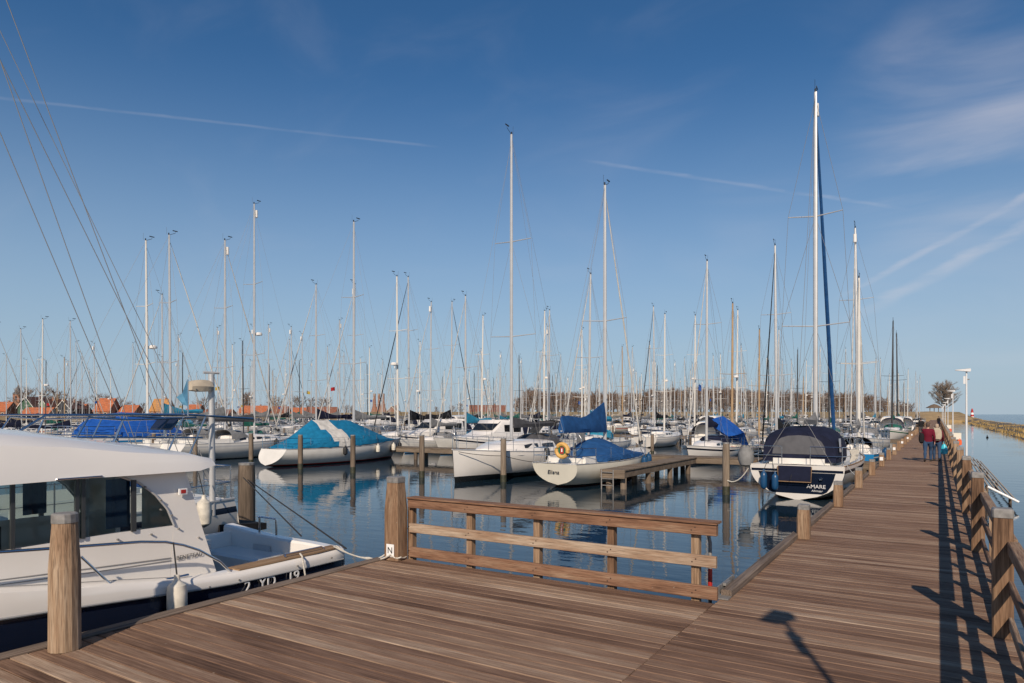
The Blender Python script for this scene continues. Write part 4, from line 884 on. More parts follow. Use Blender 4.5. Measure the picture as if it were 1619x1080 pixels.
def motor_proto():
    o = empty('motor_cruiser', (0, 0, WZ)); bt = Boat(8.6, 3., .9, 1.35, .92, .9, -.1, -.1, hull=GEL, stripe=NAVYH, boot=GELG); bt.build_hull(o, 11); bt.guard(o, 3, .015)
    b = MB(); sec = lambda x, w_, z0, z1: [(x, w_, z0), (x, w_ * .9, lerp(z0, z1, .85)), (x, w_ * .75, z1), (x, -w_ * .75, z1), (x, -w_ * .9, lerp(z0, z1, .85)), (x, -w_, z0)]
    b.loft([sec(1.6, 1.2, .9, 2.35), sec(4.2, 1.2, 1., 2.45), sec(5.3, 1.1, 1.05, 1.65), sec(7.2, .6, 1.2, 1.3)], cap=True); c = b.build('cabin', GEL, o, True)
    for sd in (1, -1):
        for x0, x1 in ((1.9, 2.9), (3.05, 4.1)): b = MB(); b.box((x0, sd * 1.12 - .02, 1.55), (x1, sd * 1.12 + .02, 2.1)); b.build('window', GLASS, c)
    b = MB(); b.add([(4.27, -.95, 2.3), (4.27, .95, 2.3), (5.2, .85, 1.72), (5.2, -.85, 1.72)], [(0, 1, 2, 3)]); [b.v.__setitem__(i, (p[0] + .05, p[1], p[2] + .04)) for i, p in enumerate(list(b.v))]; b.build('windscreen', GLASS, c, fix=False)
    b = MB(); b.loft([bt.arch(.3, 1.15, 1.2, .95), bt.arch(1.55, 1.2, 1.2, 1.12)]); b.build('cockpit_cover', CNAVY, o, True, fix=False)
    PROTO['motor'] = [o, 3., 3., False]
motor_proto(); DESC['motor'] = 'white motor cruiser with navy cover'
used_labels = set()
FL = []
for nm_, c_ in (('red_flag', (.5, .03, .03)), ('yellow_flag', (.6, .4, .05)), ('blue_flag', (.04, .12, .4)), ('white_flag', (.65, .65, .65))):
    b = MB(); b.loft([[(x, .04 * math.sin(x * 9 + z * 3), z - .25 * x * x) for z in (0, .2, .42)] for x in (0, -.15, -.3, -.45, -.6)]); q = b.build('flag', cloth(nm_, c_), fix=False); FL.append(q.data); bpy.data.objects.remove(q)
def put(key, X, Ymast, bow, label, group=None, H=None, scl=1.):
    P = PROTO[key]; o = P[0] if not P[3] else copy_tree(P[0]); P[3] = True
    s = max(.78, min(1.3, H / P[1])) if H else scl
    o.location = (X, Ymast - bow * P[2] * s, WZ); o.rotation_euler = (rnd.uniform(-.018, .018), 0, UP if bow > 0 else DN); o.scale = (s, s, s)
    if key != 'motor' and rnd.random() < .1 and 'jetty' in label: link('flag', rnd.choice(FL), o, (P[2] - .15, rnd.choice((-.6, .6)), P[1] * rnd.uniform(.32, .42)))
    return tag(o, label, 'motor boat' if key == 'motor' else 'sailboat', group)
rnd = random.Random(9)
EXPL = [  # mast px, mast top py, mast Y, bow, kind, label
 (356, 380, 29.5, 1, 'grey', 'yacht with grey boom cover left of the scoop stern yacht'),
 (270, 366, 30, 1, 'royal', 'tall-masted yacht under a royal blue cover left of the radar pole'),
 (234, 358, 30, 1, 'bare', 'tall-masted yacht with radar beside the royal blue covered one'),
 (258, 373, 42, -1, 'turq', 'yacht with turquoise cover behind the royal blue covered one'),
 (500, 450, 41, -1, 'navy', 'yacht with thick white furled sail and navy boom cover behind the teal cover'),
 (558, 450, 44, -1, 'grey', 'grey covered yacht behind the bow of the teal covered yacht'),
 (629, 437, 41, -1, 'bare', 'white masted yacht with radar behind the jetty right of the teal cover'),
 (647, 438, 45, -1, 'dark', 'dark hulled yacht behind the jetty right of the teal cover'),
 (680, 478, 41, -1, 'grey', 'grey covered yacht behind the jetty left of the plumb bow'),
 (736, 468, 41.5, -1, 'turq', 'turquoise covered yacht behind the plumb-bowed white yacht'),
 (790, 560, 41.5, -1, 'motor', 'white motor cruiser behind the mast of the plumb-bowed yacht'),
 (700, 560, 45, -1, 'motor', 'white motor cruiser moored behind the jetty left of the plumb bow'),
 (868, 520, 42, -1, 'navy', 'navy covered sailboat behind the grey cockpit tent'),
 (930, 434, 42, -1, 'turq', 'sailboat with turquoise hood behind the cream sloop boom'),
 (1050, 497, 60, 1, 'bare', 'white sailboat with radar alone behind the finger jetty'),
 (1117, 413, 40.5, -1, 'navy', 'white sailboat with navy stripe behind the jetty pile'),
 (1157, 480, 45, -1, 'red', 'cream sailboat with red stripe and timber mast left of the navy cockpit tent'),
 (1228, 388, 41, -1, 'dark', 'dark yacht with black furled sail behind the navy cockpit tent'),
 (1200, 527, 52, -1, 'red', 'cream timber-masted boat behind the dark yacht with black furled sail'),
 (1357, 360, 52, -1, 'grey', 'tall masted yacht with grey cover beyond the small blue sailboat'),
 (1410, 508, 84, -1, 'green', 'yacht with green stripe and black mast beside the pier walkers'),
]
for px, py, Y, bow, key, lb in EXPL: put(key, mast_x(px, Y), Y, bow, lb, 'yachts at the first jetty', H=None if key == 'motor' else mast_h(px, py, Y))
# the blue boom tent behind the jetty pile
b = MB(); fr_ = [ony(px, py, 42.5) for px, py in ((1117, 668), (1130, 661), (1147, 673), (1164, 688), (1152, 690), (1134, 679))]
b.loft([fr_, [p + Vector((.1, 1.6, .12)) for p in fr_], [p + Vector((.15, 2.6, -.7)) for p in fr_]], True, True); tag(b.build('boom_tent', CROY), 'bright blue boom tent sloping over the navy striped sailboat', 'cover')
rnd = random.Random(11)
KEYS = ['navy', 'grey', 'red', 'dark', 'turq', 'bare', 'green', 'motor', 'motor', 'navy', 'grey', 'bare', 'grey', 'bare', 'navy', 'bare', 'grey', 'dark', 'bare', 'green', 'bare']
ROWS = [(33.8, 'first'), (66, 'second'), (100, 'third'), (135, 'fourth'), (170, 'fifth'), (205, 'sixth'), (240, 'seventh')]
taken = [(mast_x(px, Y), Y) for px, py, Y, *_ in EXPL] + [(XB_, 30), (XC, 28), (XD, 28), (XE, 30), (XA, 29), (-3.75, 42)]
NB = 0
for ji, (JY, jn) in enumerate(ROWS):
    for side in (-1, 1):
        cnt = 0; X = -6.2 - rnd.uniform(0, 2)
        if JY > 60: X = -4.6
        while X > -150:
            Ym = JY + side * 6.3 + rnd.uniform(-.6, .6); d = -SN * X + CS * Ym; lat = CS * X + SN * Ym
            ok = d > 20 and abs(lat / d * FPX) < 850 and d < 262 and all(abs(X - a) > 3.3 or abs(Ym - c) > 8 for a, c in taken)
            if ji == 0 and X > (-52 if side < 0 else -46): ok = False
            if ok and rnd.random() < (.62 if ji < 2 else .74):
                cnt += 1; key = rnd.choice(KEYS); nm = 'far side' if side > 0 else 'near side'
                o = put(key, X, Ym, -side if rnd.random() < .75 else side, f'{DESC[key]}, {nth(cnt)} from the pier, {nm} of {jn} jetty', f'boats along the {jn} jetty', scl=rnd.uniform(.7, .84) if ji == 0 else rnd.uniform(.84, 1.12))
                NB += 1
            X -= rnd.uniform(3.9, 4.6)
# ------------------------------------------------------------------ jetties and mooring piles
m_pile = {}; ALGAE = mat('algae', (.035, .036, .02), .6, 0, .4, 14, .6)
def pile(X, Y, top, r, label, group=None, cap=True):
    o = empty('mooring_pile', (X, Y, WZ)); k = (round(top, 1), r)
    if k not in m_pile:
        b = MB(); b.tube([(0, 0, -1.5), (0, 0, top - WZ - .3), (0, 0, top - WZ)], [r, r * .97, r * .9], 10); q = b.build('shaft', PILEW, o, True)
        c = MB(); c.tube([(0, 0, top - WZ - .04), (0, 0, top - WZ + .012)], r * .93, 10); q2 = c.build('metal_cap', GALV, o); c = MB(); c.tube([(0, 0, -.3), (0, 0, .22), (0, 0, .3)], [r + .004, r + .003, r * .99], 10); q3 = c.build('algae_band', ALGAE, o, True); m_pile[k] = (q.data, q2.data, q3.data)
    else: link('shaft', m_pile[k][0], o); link('metal_cap', m_pile[k][1], o); link('algae_band', m_pile[k][2], o)
    return tag(o, label, 'pile', group)
for (px, pw, pt_, lb) in ((397, 735, 685, 'mooring pile in front of the scoop stern yacht'), (475, 742, 688, 'mooring pile at the stern of the teal covered yacht'), (558, 748, 688, 'mooring pile amidships of the teal covered yacht'),
                     (667, 755, 688, 'mooring pile standing in open water right of the teal cover'), (796, 762, 694, 'mooring pile in front of the plumb-bowed yacht'), (1148, 782, 702, 'mooring pile with rope left of the navy cockpit tent')):
    p = onz(px, pw, WZ); t = ony(px, pt_, p.y); pile(p.x, p.y, round(t.z, 2), .13, lb)
p = onz(390, 842, WZ); pile(p.x, p.y, .92, .2, 'thick mooring pile behind the motor boat stern with black ropes')
def jetty(JY, X0, X1, label, wd=1.3, detail=True):
    o = empty('jetty', (0, JY, 0)); b = MB()
    for yy in (-wd / 2, wd / 2 - .1): b.box((X0, yy, -.3), (X1, yy + .1, -.045))
    b.build('side_beam', JETW, o)
    b = MB(); x = X0
    st = .16 if detail else .8
    while x < X1: b.box((x, -wd / 2 - .02, -.044), (x + st - .01, wd / 2 + .02, random.uniform(-.003, 0))); x += st
    q = b.build('deck_planks', JETW, o, fix=False); q['kind'] = 'stuff'
    x = X0 + .5
    while x < X1:
        for yy in (-wd / 2 + .12, wd / 2 - .12): b = MB(); b.tube([(x, yy, -2), (x, yy, -.05)], .12, 8); b.build('pile', PILEW, o)
        x += 4.2 if detail else 8.4
    tag(o, label, 'jetty', 'cross jetties of the marina')
for i, (JY, jn) in enumerate(ROWS): jetty(JY, -62. if i == 0 else -150 + i * 6, -2.16, f'{jn} timber cross jetty counted from the quay', detail=i < 2)
fj = empty('finger_jetty', (-10.45, 24, 0)); b = MB()
for xx_ in (-.42, .34): b.box((xx_, 0, -.3), (xx_ + .08, 9.1, -.045))
b.box((-.5, -.08, -.32), (.5, 0, .0)); b.build('side_beam', JETW, fj)
for i in range(58): b = MB(); b.box((-.46, i * .157, -.044), (.46, i * .157 + .147, random.uniform(-.003, .002))); b.build('plank', JETW, fj)
for yy in (.3, 2.9, 5.6, 8.2):
    for xx_ in (-.3, .3): b = MB(); b.tube([(xx_, yy, -2), (xx_, yy, -.05)], .12, 8); b.build('pile', PILEW, fj)
b = MB()
for xx_ in (-.42, .06): b.tube([(xx_, -.13, .0), (xx_, -.13, -1.4)], .025, 6)
for k in range(5): b.tube([(-.42, -.13, -.1 - k * .25), (.06, -.13, -.1 - k * .25)], .018, 6)
b.build('ladder', GALV, fj); tag(fj, 'short finger jetty with a ladder at its end beside the cream sloop', 'jetty')
for i, (JY, jn) in enumerate(ROWS[:5]):
    for side in (-1, 1):
        if i == 0 and side < 0: continue
        X = -8.4; pc = 0
        while X > -95 + i * 8:
            Y = JY + side * 11.8; d = -SN * X + CS * Y; lat = CS * X + SN * Y
            if abs(lat / d * FPX) < 830: pc += 1; pile(X, Y, .7, .12, f'mooring pile, {nth(pc)} from the pier in the line {"beyond" if side > 0 else "before"} the {jn} jetty', f'piles around the {jn} jetty')
            X -= 4.25 if i < 2 else 8.5
for i_, X in enumerate((-37.2, -41.5, -45.8, -50.)): pile(X, 24.3, .9, .13, f'mooring pile behind the motor boat roof, {nth(i_ + 1)} left of the scoop stern yacht', 'piles in front of the first jetty')

# ------------------------------------------------------------------ trees
BARK = mat('bark', (.12, .085, .06), .9, 0, .25, 2); TWIG = mat('twigs', (.17, .105, .068), .9, 0, .35, .25); TWIG2 = mat('grey_twigs', (.25, .2, .16), .9, 0, .3, .25)
def tree_mesh(seed, H=14., spread=.42, up=.5, n1=11, tw=11, wtw=.055):
    rr = random.Random(seed); tr = MB(); cr = MB()
    tr.tube([(0, 0, -.5), (.1, .05, H * .3), (rr.uniform(-.3, .3), rr.uniform(-.3, .3), H * .62), (rr.uniform(-.5, .5), 0, H * .9)], [.34, .26, .15, .04], 7)
    for i in range(n1):
        z = H * (.2 + .62 * i / n1); a = i * 2.4 + rr.uniform(-.4, .4); ln = H * spread * (1 - .55 * (i / n1)) * rr.uniform(.8, 1.15)
        d = Vector((math.cos(a), math.sin(a), up + .5 * i / n1 + rr.uniform(-.1, .2))).normalized(); p0 = Vector((0, 0, z)); p1 = p0 + d * ln * .5; d2 = (d + Vector((0, 0, .35))).normalized(); p2 = p1 + d2 * ln * .55
        tr.tube([p0, p1, p2], [.13, .08, .03], 5, cap=False)
        for j in range(8):
            t = .2 + .8 * j / 7; q = lerp(p0, p1, t * 2) if t < .5 else lerp(p1, p2, t * 2 - 1)
            e = (d2 + Vector((rr.uniform(-1, 1), rr.uniform(-1, 1), rr.uniform(-.3, .9)))).normalized(); l2 = H * rr.uniform(.09, .19); q2 = q + e * l2
            cr.tube([q, q2], [.045, .015], 3, cap=False)
            for k in range(tw):
                s = q + e * l2 * rr.uniform(.15, 1); f_ = (e + Vector((rr.uniform(-1, 1), rr.uniform(-1, 1), rr.uniform(-.5, 1)))).normalized(); l3 = H * rr.uniform(.04, .11); sdv = f_.cross(Vector((rr.uniform(-1, 1), rr.uniform(-1, 1), rr.uniform(-1, 1)))).normalized() * wtw
                cr.add([s - sdv, s + sdv, s + f_ * l3], [(0, 1, 2)])
    return tr, cr
TP = []
for i, a in enumerate(((1, 14, .36, .75), (2, 14, .42, .5), (3, 14, .3, 1.1), (4, 14, .46, .45))):
    tr, cr = tree_mesh(*a); t = tr.build('trunk', BARK, None, True, fix=False); c = cr.build('crown', TWIG if i < 3 else TWIG2, None, fix=False); TP.append((t.data, c.data)); bpy.data.objects.remove(t); bpy.data.objects.remove(c)
def tree(px, ytop, d, k, label, group, zb=.6):
    p = ond(px, 655, d); top = CAMH + (655 - ytop) / FPX * d; o = empty('bare_tree', (p.x, p.y, zb), rnd.uniform(0, 6)); s = (top - zb) / 14.2
    o.scale = (s * rnd.uniform(.95, 1.3), s * rnd.uniform(.95, 1.3), s); link('trunk', TP[k][0], o); link('crown', TP[k][1], o)
    return tag(o, label, 'tree', group)
WT = [(815, 632), (835, 614), (900, 621), (1000, 619), (1060, 613), (1110, 610), (1150, 614), (1200, 617), (1270, 619), (1340, 620), (1400, 630), (1446, 640)]
def wtop(px):
    for (a, va), (c, vc) in zip(WT, WT[1:]):
        if a <= px <= c: return lerp(va, vc, (px - a) / (c - a))
    return 640
for r_ in range(4):
    px = 816 + r_ * 3
    while px < 1444:
        tree(px, wtop(px) + rnd.uniform(-3, 7) + (3 if r_ == 0 else 0), 312 + r_ * 9 + rnd.uniform(-3, 3), rnd.randrange(3), 'bare brown tree in the wood behind the marina', 'bare trees of the wood', .8); px += rnd.uniform(8, 14)
for px, yt, d, k in ((4, 634, 370, 1), (36, 613, 400, 3), (45, 614, 395, 1), (70, 613, 380, 3), (86, 613, 380, 1), (98, 622, 380, 3), (112, 626, 390, 0), (130, 628, 390, 1), (152, 622, 395, 0), (164, 622, 395, 1), (190, 628, 380, 3), (203, 634, 380, 1), (226, 636, 380, 0), (312, 632, 380, 3), (322, 628, 385, 1), (345, 634, 380, 0), (352, 628, 390, 3), (432, 626, 370, 1), (441, 628, 370, 3), (466, 625, 380, 1), (474, 627, 380, 3), (492, 627, 372, 0), (508, 628, 372, 1), (518, 628, 372, 0), (548, 640, 372, 1), (556, 640, 372, 0), (690, 642, 372, 0), (715, 640, 372, 1), (728, 636, 372, 0)):
    tree(px, yt, d, k, 'bare tree among the roofs of the town', 'bare trees of the town', .6)
for px in (386, 390, 395): tree(px, 619, 360, 2, 'slim upright bare poplar behind the marina', 'slim poplars', .6).scale.x *= .5
tr, cr = tree_mesh(21, 14, .52, .6, 34, 85, .016); o = empty('bare_tree', ond(1493, 655, 305) - Vector((0, 0, CAMH - 1.6))); tr.build('trunk', BARK, o, True, fix=False); cr.build('crown', TWIG2, o, fix=False); o.scale = (1.0, 1.0, .97)
tag(o, 'big solitary bare tree at the far end of the pier', 'tree')

# ------------------------------------------------------------------ town
def roof_mat(name, c): return mat(name, c, .85, 0, .25, 1.2, .3)
RO = roof_mat('orange_tiles', (.38, .115, .045)); RB = roof_mat('brown_tiles', (.13, .06, .045)); RR = roof_mat('red_tiles', (.2, .075, .045))
WG = mat('green_boards', (.03, .085, .045), .6); WG2 = mat('pale_green_boards', (.2, .27, .18), .6); WD = mat('dark_boards', (.03, .032, .04), .6); WBR = mat('brick', (.26, .13, .085), .9, 0, .25, 2); WW = mat('white_wall', (.62, .6, .55), .8)
def house(px0, px1, y_eave, y_ridge, d, wall, roof, gable, label, depth=9., rot=0., zb=.3, windows=True):
    """gable: the gable faces the marina; else the long eave does"""
    a, c = ond(px0, 655, d), ond(px1, 655, d); mid = (a + c) / 2; wd = (c - a).length; ze = CAMH + (655 - y_eave) / FPX * d - zb; zr = CAMH + (655 - y_ridge) / FPX * d - zb
    o = empty('house', (mid.x, mid.y, zb), YAW + rot); h = wd / 2; b = MB(); ze = max(2., ze)
    if gable: sec = [(-h, 0), (-h, ze), (0, zr), (h, ze), (h, 0)]; b.loft([[(x, y, z) for x, z in sec] for y in (0, depth)], False, True)
    else: sec = [(0, 0), (0, ze), (depth / 2, zr), (depth, ze), (depth, 0)]; b.loft([[(x, y, z) for y, z in sec] for x in (-h, h)], False, True)
    b.build('wall', wall, o); b = MB(); t = .22
    if gable:
        for s in (-1, 1): b.loft([[(s * (h + .35), y, ze - .3), (0, y, zr + .05), (0, y, zr + .05 + t), (s * (h + .35), y, ze - .3 + t)] for y in (-.3, depth + .3)], True, True)
    else:
        for y0 in (-.35, depth + .35): b.loft([[(x, y0, ze - .25), (x, depth / 2, zr + .04), (x, depth / 2, zr + .04 + t), (x, y0, ze - .25 + t)] for x in (-h - .2, h + .2)], True, True)
    r_ = b.build('roof', roof, o); b = MB(); cx = h * .4; b.box((cx - .35, depth * .5 - .3, zr - .6), (cx + .35, depth * .5 + .3, zr + .9)); b.build('chimney', WBR, r_)
    if gable:
        for s in (-1, 1): b = MB(); b.loft([[(s * (h + .4), y, ze - .38), (0, y, zr + .05), (0, y, zr + .42), (s * (h + .4), y, ze - .0)] for y in (-.42, -.31)], True, True); b.build('barge_board', WW, o)
        b = MB(); b.box((-.12, -.44, zr), (.12, -.3, zr + 1.1)); b.build('finial', WW, o)
    if windows:
        n = max(1, int(wd / 2.6))
        for i in range(n):
            x = -h + wd * (i + .5) / n; z0 = max(.6, ze - 2.1); b = MB(); b.box((x - .55, -.06, z0), (x + .55, .05, z0 + 1.4)); f_ = b.build('window', WW, o); b = MB(); b.box((x - .42, -.075, z0 + .12), (x + .42, -.0605, z0 + 1.28)); b.build('pane', GLASS, f_)
    return tag(o, label, 'house')
house(28, 53, 645, 628, 300, WG, RB, True, 'dark green gabled house with white barge boards near the church', 14)
house(58, 75, 645, 631, 305, WG2, RR, True, 'pale green gabled house next to the dark green one', 12)
house(89, 110, 646, 634, 298, WD, RB, True, 'dark gabled house with white barge boards and finial', 12)
house(33, 77, 657, 645, 292, mat('grey_wall', (.35, .33, .3), .8), RO, False, 'long low house with bright orange roof in front of the green gables', 7)
house(-12, 9, 650, 636, 300, WBR, RO, False, 'orange roofed house at the left picture edge', 9)
house(-30, 20, 656, 648, 330, WBR, RR, False, 'red roofed house behind the far left masts', 9)
house(54, 94, 648, 633, 330, WBR, RO, False, 'orange roofed house behind the pale green gable', 10)
house(108, 128, 652, 639, 310, WBR, RO, False, 'orange roofed house right of the dark gable', 9)
house(147, 173, 650, 630, 315, WBR, RO, False, 'big orange roofed house behind the white dinghy', 10)
house(185, 212, 652, 641, 320, WBR, RO, False, 'low orange roofed house left of the tall masts', 9)
house(236, 262, 650, 631, 330, WBR, roof_mat('yellow_tiles', (.42, .2, .06)), False, 'yellowish orange roofed house between the tall masts', 10)
house(293, 312, 651, 640, 320, WBR, RO, False, 'small orange roofed house behind the pale blue flag', 9)
house(318, 362, 656, 648, 310, WBR, RR, False, 'long low red roofed house right of the radar pole', 9)
house(376, 420, 652, 642, 340, WBR, RO, False, 'orange roofed house beneath the poplars', 9)
house(425, 452, 652, 643, 345, WBR, RR, False, 'red roofed house left of the teal cover', 9)
house(455, 482, 653, 645, 350, WW, RO, False, 'white walled house with orange roof behind the teal cover', 9)
house(482, 530, 655, 644, 340, WBR, RR, False, 'red roofed house between the bare trees', 9)
house(608, 630, 655, 643, 335, WBR, roof_mat('rust_tiles', (.3, .14, .06)), True, 'rust roofed house right of the brick kilns', 10)
house(741, 799, 651, 641, 320, WW, RR, False, 'long orange roofed hall left of the wood', 10)
p = ond(29, 655, 420); o = empty('church_tower', (p.x, p.y, .4), YAW); b = MB(); b.box((-2, -2, 0), (2, 2, 14)); b.build('tower', WBR, o); b = MB(); b.loft([[(x * k, y * k, z) for x, y in ((-2.3, -2.3), (2.3, -2.3), (2.3, 2.3), (-2.3, 2.3))] for z, k in ((14, 1), (15.5, .6), (20, .03))], True, True); b.build('spire', mat('slate', (.05, .055, .065), .6), o)
b = MB(); b.box((-.5, -2.1, 10.5), (.5, -1.95, 12.8)); b.build('belfry_opening', GLASS, o); tag(o, 'brick church tower with slate spire above the green gables', 'tower')
for px, lb in ((592, 'leftmost brick lime kiln tower'), (599, 'middle brick lime kiln tower'), (606, 'rightmost brick lime kiln tower')):
    p = ond(px, 655, 335); o = empty('lime_kiln', (p.x, p.y, .4)); b = MB(); b.lathe([(2., 0), (1.75, 3), (.95, 5.6), (.72, 8), (.62, 11.3), (.7, 11.4), (.7, 11.8)], 12); b.build('kiln', WBR, o, True); b = MB(); b.lathe([(.74, 11.0), (.78, 11.2), (.74, 11.35)], 12); b.build('collar', mat('pale_ring', (.45, .4, .35), .8), o); tag(o, lb, 'kiln', 'brick lime kilns')
# shelter and beacon at the pier end
p = ond(1477, 655, 300); o = empty('shelter', (p.x, p.y, 2.6)); b = MB()
for x in (-1.6, 0, 1.6):
    for y in (-1.4, 1.4): q = MB(); q.tube([(x, y, -.5), (x, y, 2.3)], .16, 6); q.build('column', PILEW, o)
b.lathe([(3.2, 2.25), (3.2, 2.4), (1.2, 3.6), (.1, 4.)], 8); b.build('roof', mat('thatch', (.14, .1, .07), .95), o); tag(o, 'small open shelter with thatched roof on the mound at the pier end', 'shelter')
p = ond(1537, 655, 330); o = empty('beacon', (p.x, p.y, -.9)); 
for k in range(5): b = MB(); r0, r1 = .95 - .09 * k, .95 - .09 * (k + 1); b.lathe([(r0, k * .95), (r1, (k + 1) * .95 - .003)], 14); b.build('band', REDP if k % 2 == 0 else PRINTW, o, True)
b = MB(); b.lathe([(.35, 4.75), (.4, 4.9), (.35, 5.5), (.1, 5.8)], 10); b.build('lantern', REDP, o, True); tag(o, 'small red and white banded harbour beacon on the pier head', 'beacon')
b = MB()
pa, pb_ = ond(1502, 655, 300), ond(1533, 655, 300); b.loft([[(q.x, q.y + dy, z) for dy, z in ((0, WZ - .3), (0, .3), (3, .35), (3, WZ - .3))] for q in (pa, pb_)], True, True); tag(b.build('harbour_wall', BLACKH), 'dark timber sheet wall at the foot of the headland', 'wall')

# ------------------------------------------------------------------ people
SKIN = mat('skin', (.5, .3, .22), .6); HAIRG = mat('brown_hair', (.09, .06, .045), .8); JEANS = cloth('jeans', (.035, .07, .14)); MAROON = cloth('maroon_jacket', (.12, .008, .022)); SHOE = mat('shoe', (.02, .018, .017), .6)
def person(x, y, rz, hgt, top, legs, hair, label, stride=.16, carry=0., lean=.0):
    o = empty('person', (x, y, 0), rz); s = hgt / 1.75; o.scale = (s, s, s)      # faces local +y
    hipz, shz = .92, 1.43
    J = {}
    for sd in (1, -1):
        f_ = stride * sd; J[sd] = dict(hip=(sd * .095, 0, hipz), knee=(sd * .1, f_ * .75 + .05, .5), ank=(sd * .1, f_ * 1.3 - .02, .09 + (.05 if f_ < 0 else 0)), toe=(sd * .115, f_ * 1.3 + .15, .035), sho=(sd * .19, lean, shz - .03), elb=(sd * .25, lean - .05 - f_ * .2, 1.13), wri=(sd * .26, lean + .06 - f_ * .7, .88))
    def legs_(b, k, to=1.):
        for sd in (1, -1): j = J[sd]; b.tube([j['hip'], lerp(Vector(j['hip']), Vector(j['knee']), .5), j['knee'], lerp(Vector(j['knee']), Vector(j['ank']), .35), j['ank']], [.1 * k, .085 * k, .06 * k, .062 * k, .042 * k], 10)
    def torso_(b, k, neck=True):
        secs = []
        for z, rx, ry, dy in ((.84, .1, .09, 0), (.9, .165, .115, 0), (1.0, .165, .11, 0), (1.1, .155, .105, .0), (1.25, .18, .12, lean * .6), (1.37, .19, .11, lean), (1.44, .14, .085, lean), (1.47, .06, .055, lean)):
            secs.append([(rx * k * math.cos(a * math.pi / 8), dy + ry * k * math.sin(a * math.pi / 8), z) for a in range(16)])
        b.loft(secs, True, True)
    def arms_(b, k, full=True):
        for sd in (1, -1): j = J[sd]; b.tube([(sd * .13, lean, 1.4), j['sho'], lerp(Vector(j['sho']), Vector(j['elb']), .5), j['elb'], j['wri'] if full else lerp(Vector(j['elb']), Vector(j['wri']), .93)], [.06 * k, .062 * k, .05 * k, .043 * k, .03 * k], 8)
    b = MB(); legs_(b, .9); torso_(b, .92); arms_(b, .85)
    b.tube([(0, lean, 1.42), (0, lean + .01, 1.54)], .052, 10)
    hs = [(.035, 1.5, .05), (.06, 1.53, .03), (.072, 1.58, .015), (.078, 1.63, .005), (.078, 1.68, 0), (.065, 1.725, 0), (.03, 1.75, 0)]
    b.loft([[(r_ * math.cos(a * math.pi / 8), lean + .01 + dy * .4 + r_ * 1.2 * math.sin(a * math.pi / 8), z) for a in range(16)] for r_, z, dy in hs], True, True)
    b.tube([(0, lean + .1, 1.645), (0, lean + .125, 1.605), (0, lean + .09, 1.595)], [.008, .016, .01], 6)
    for sd in (1, -1):
        b.tube([(sd * .076, lean, 1.61), (sd * .09, lean - .005, 1.65)], .015, 6); b.tube([J[sd]['ank'], J[sd]['toe']], [.04, .035], 8)
        w_ = Vector(J[sd]['wri']); b.tube([w_, w_ + Vector((0, .01, -.09))], [.028, .036], 8, flat=.6)
        for fi in range(4): q = w_ + Vector((0, -.02 + .018 * fi, -.085)); b.tube([q, q + Vector((-sd * .006, .004, -.04)), q + Vector((-sd * .025, .006, -.07 + .006 * abs(fi - 1.5)))], .0085, 5)
        b.tube([w_ + Vector((0, .025, -.03)), w_ + Vector((-sd * .01, .05, -.065)), w_ + Vector((-sd * .018, .05, -.09))], .0095, 5)
    q = b.build('body', SKIN, o, True); rm = q.modifiers.new('r', 'REMESH'); rm.mode = 'VOXEL'; rm.voxel_size = .011; rm.use_smooth_shade = True
    def cl_(nm, fn, m_):
        b = MB(); fn(b); c = b.build(nm, m_, o, True); r2 = c.modifiers.new('r', 'REMESH'); r2.mode = 'VOXEL'; r2.voxel_size = .016; r2.use_smooth_shade = True
    def jk(b): torso_(b, 1.17); arms_(b, 1.25, False)
    def tro(b):
        legs_(b, 1.15); b.loft([[(rx * math.cos(a * math.pi / 8), ry * math.sin(a * math.pi / 8), z) for a in range(16)] for z, rx, ry in ((.8, .12, .1), (.88, .172, .13), (1.0, .17, .122))], True, True)
    cl_('jacket', jk, top); cl_('trousers', tro, legs)
    b = MB()
    for sd in (1, -1): b.tube([Vector(J[sd]['ank']) + Vector((0, -.06, -.035)), Vector(J[sd]['ank']) + Vector((0, .02, -.03)), Vector(J[sd]['toe'])], [.045, .055, .04], 8)
    b.build('shoes', SHOE, o, True)
    b = MB(); b.loft([[(r_ * math.cos(a * math.pi / 8), lean - .015 + r_ * 1.2 * math.sin(a * math.pi / 8), z) for a in range(16)] for r_, z in ((.07, 1.57), (.084, 1.62), (.086, 1.69), (.072, 1.735), (.03, 1.765))], True, True); b.build('hair', hair, o, True)
    return tag(o, label, 'person')
pm = onz(1467, 730, 0); pw_ = onz(1479, 729, 0)
person(pm.x, pm.y, -.03, 1.74, MAROON, JEANS, HAIRG, 'walker in maroon jacket and jeans on the pier')
person(pw_.x + .05, pw_.y, .03, 1.66, cloth('dark_red_coat', (.1, .01, .02)), JEANS, mat('fair_hair', (.4, .3, .22), .8), 'shorter walker with a beige backpack beside the maroon jacket', -.14)
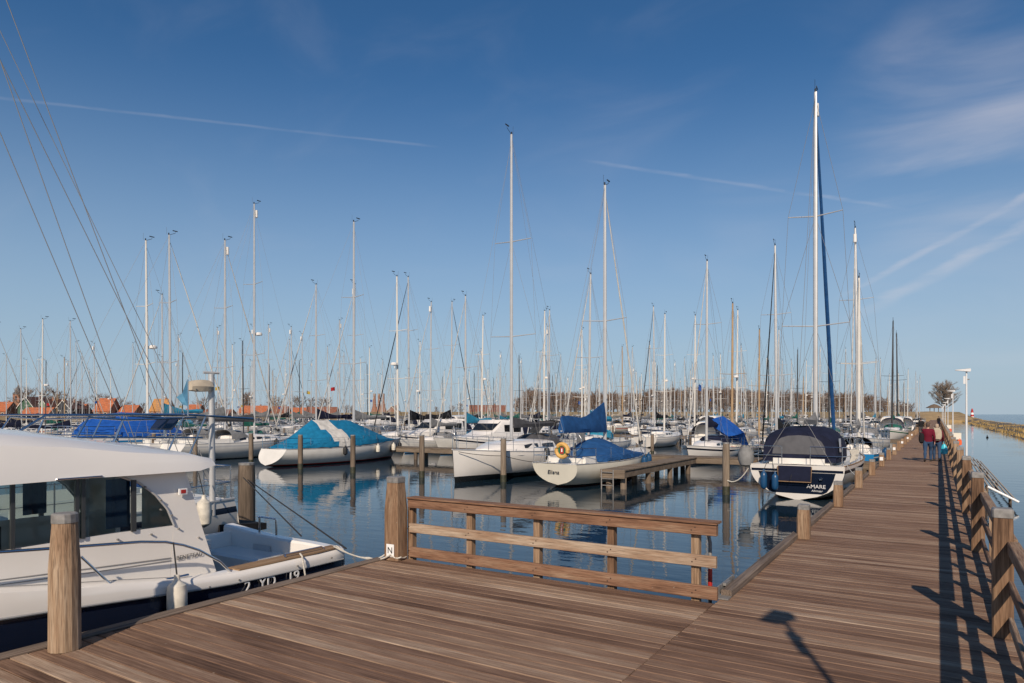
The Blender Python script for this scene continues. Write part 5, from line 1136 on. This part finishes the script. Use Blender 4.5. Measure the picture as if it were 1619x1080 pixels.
def backpack(x, y, z, w_, h, d, m_, label):
    o = empty('backpack', (x, y, z)); b = MB(); n = 16
    secs = []
    for t in range(7):
        q = t / 6; k = (.55, .9, 1, 1, .98, .85, .45)[t]
        secs.append([(w_ / 2 * k * math.copysign(abs(math.cos(a * 2 * math.pi / n)) ** .6, math.cos(a * 2 * math.pi / n)), -d / 2 + d / 2 * k * math.copysign(abs(math.sin(a * 2 * math.pi / n)) ** .6, math.sin(a * 2 * math.pi / n)), h * q) for a in range(n)])
    b.loft(secs, True, True); b.build('bag', m_, o, True)
    b = MB(); b.box((-w_ * .32, -d - .03, h * .12), (w_ * .32, -d * .9, h * .5)); b.build('front_pocket', m_, o)
    for sd in (1, -1): b = MB(); b.tube([(sd * w_ * .25, 0, h * .95), (sd * w_ * .28, .1, h * 1.04), (sd * w_ * .3, .2, h * .9)], .018, 6); b.build('strap', m_, o)
    return tag(o, label, 'backpack')
backpack(pw_.x + .05, pw_.y - .1, .93, .4, .56, .24, CBEIGE, 'beige backpack worn by the shorter walker')
backpack(pm.x - .24, pm.y - .02, .82, .22, .45, .2, CBLACK, 'black shoulder bag on the left side of the maroon walker')
o = empty('shopping_bag', (pw_.x + .33, pw_.y + .02, .32)); b = MB(); b.loft([[(.13 * k * math.cos(a * math.pi / 6) + .01 * math.sin(a * 5), .07 * k * math.sin(a * math.pi / 6), z) for a in range(12)] for z, k in ((0, .75), (.1, 1.1), (.25, 1), (.38, .6), (.45, .25))], True, True); b.build('bag', mat('cyan_plastic', (.05, .48, .62), .35, 0, .15, 9), o, True); b = MB(); b.tube([(0, 0, .43), (-.02, 0, .56)], .012, 5); b.build('handle', MATS['cyan_plastic'], o)
tag(o, 'light blue plastic bag carried by the shorter walker', 'bag')
p = onz(1456, 690, 0); person(max(p.x, -1.6), p.y, .3, 1.75, CBLACK, CDGREY, HAIRG, 'person in black standing at the boats farther along the pier', .05)
p = onz(1486, 675, 0); person(.15, p.y, -.4, 1.75, CBLACK, CNAVY, HAIRG, 'far dark clothed person leaning at the pier railing', .04)
# waterfowl on the right
p = onz(1561, 692, WZ); o = empty('duck', (p.x, p.y, WZ)); b = MB(); b.loft([[(r_ * math.cos(a * math.pi / 5), x, z + r_ * .7 * math.sin(a * math.pi / 5)) for a in range(10)] for x, r_, z in ((-.28, .02, .14), (-.15, .1, .08), (.02, .14, .06), (.16, .1, .08), (.22, .04, .14), (.22, .04, .24), (.26, .05, .28), (.34, .015, .27))], True, True); b.build('body', BLACK, o, True); tag(o, 'small dark waterbird swimming right of the pier', 'bird')
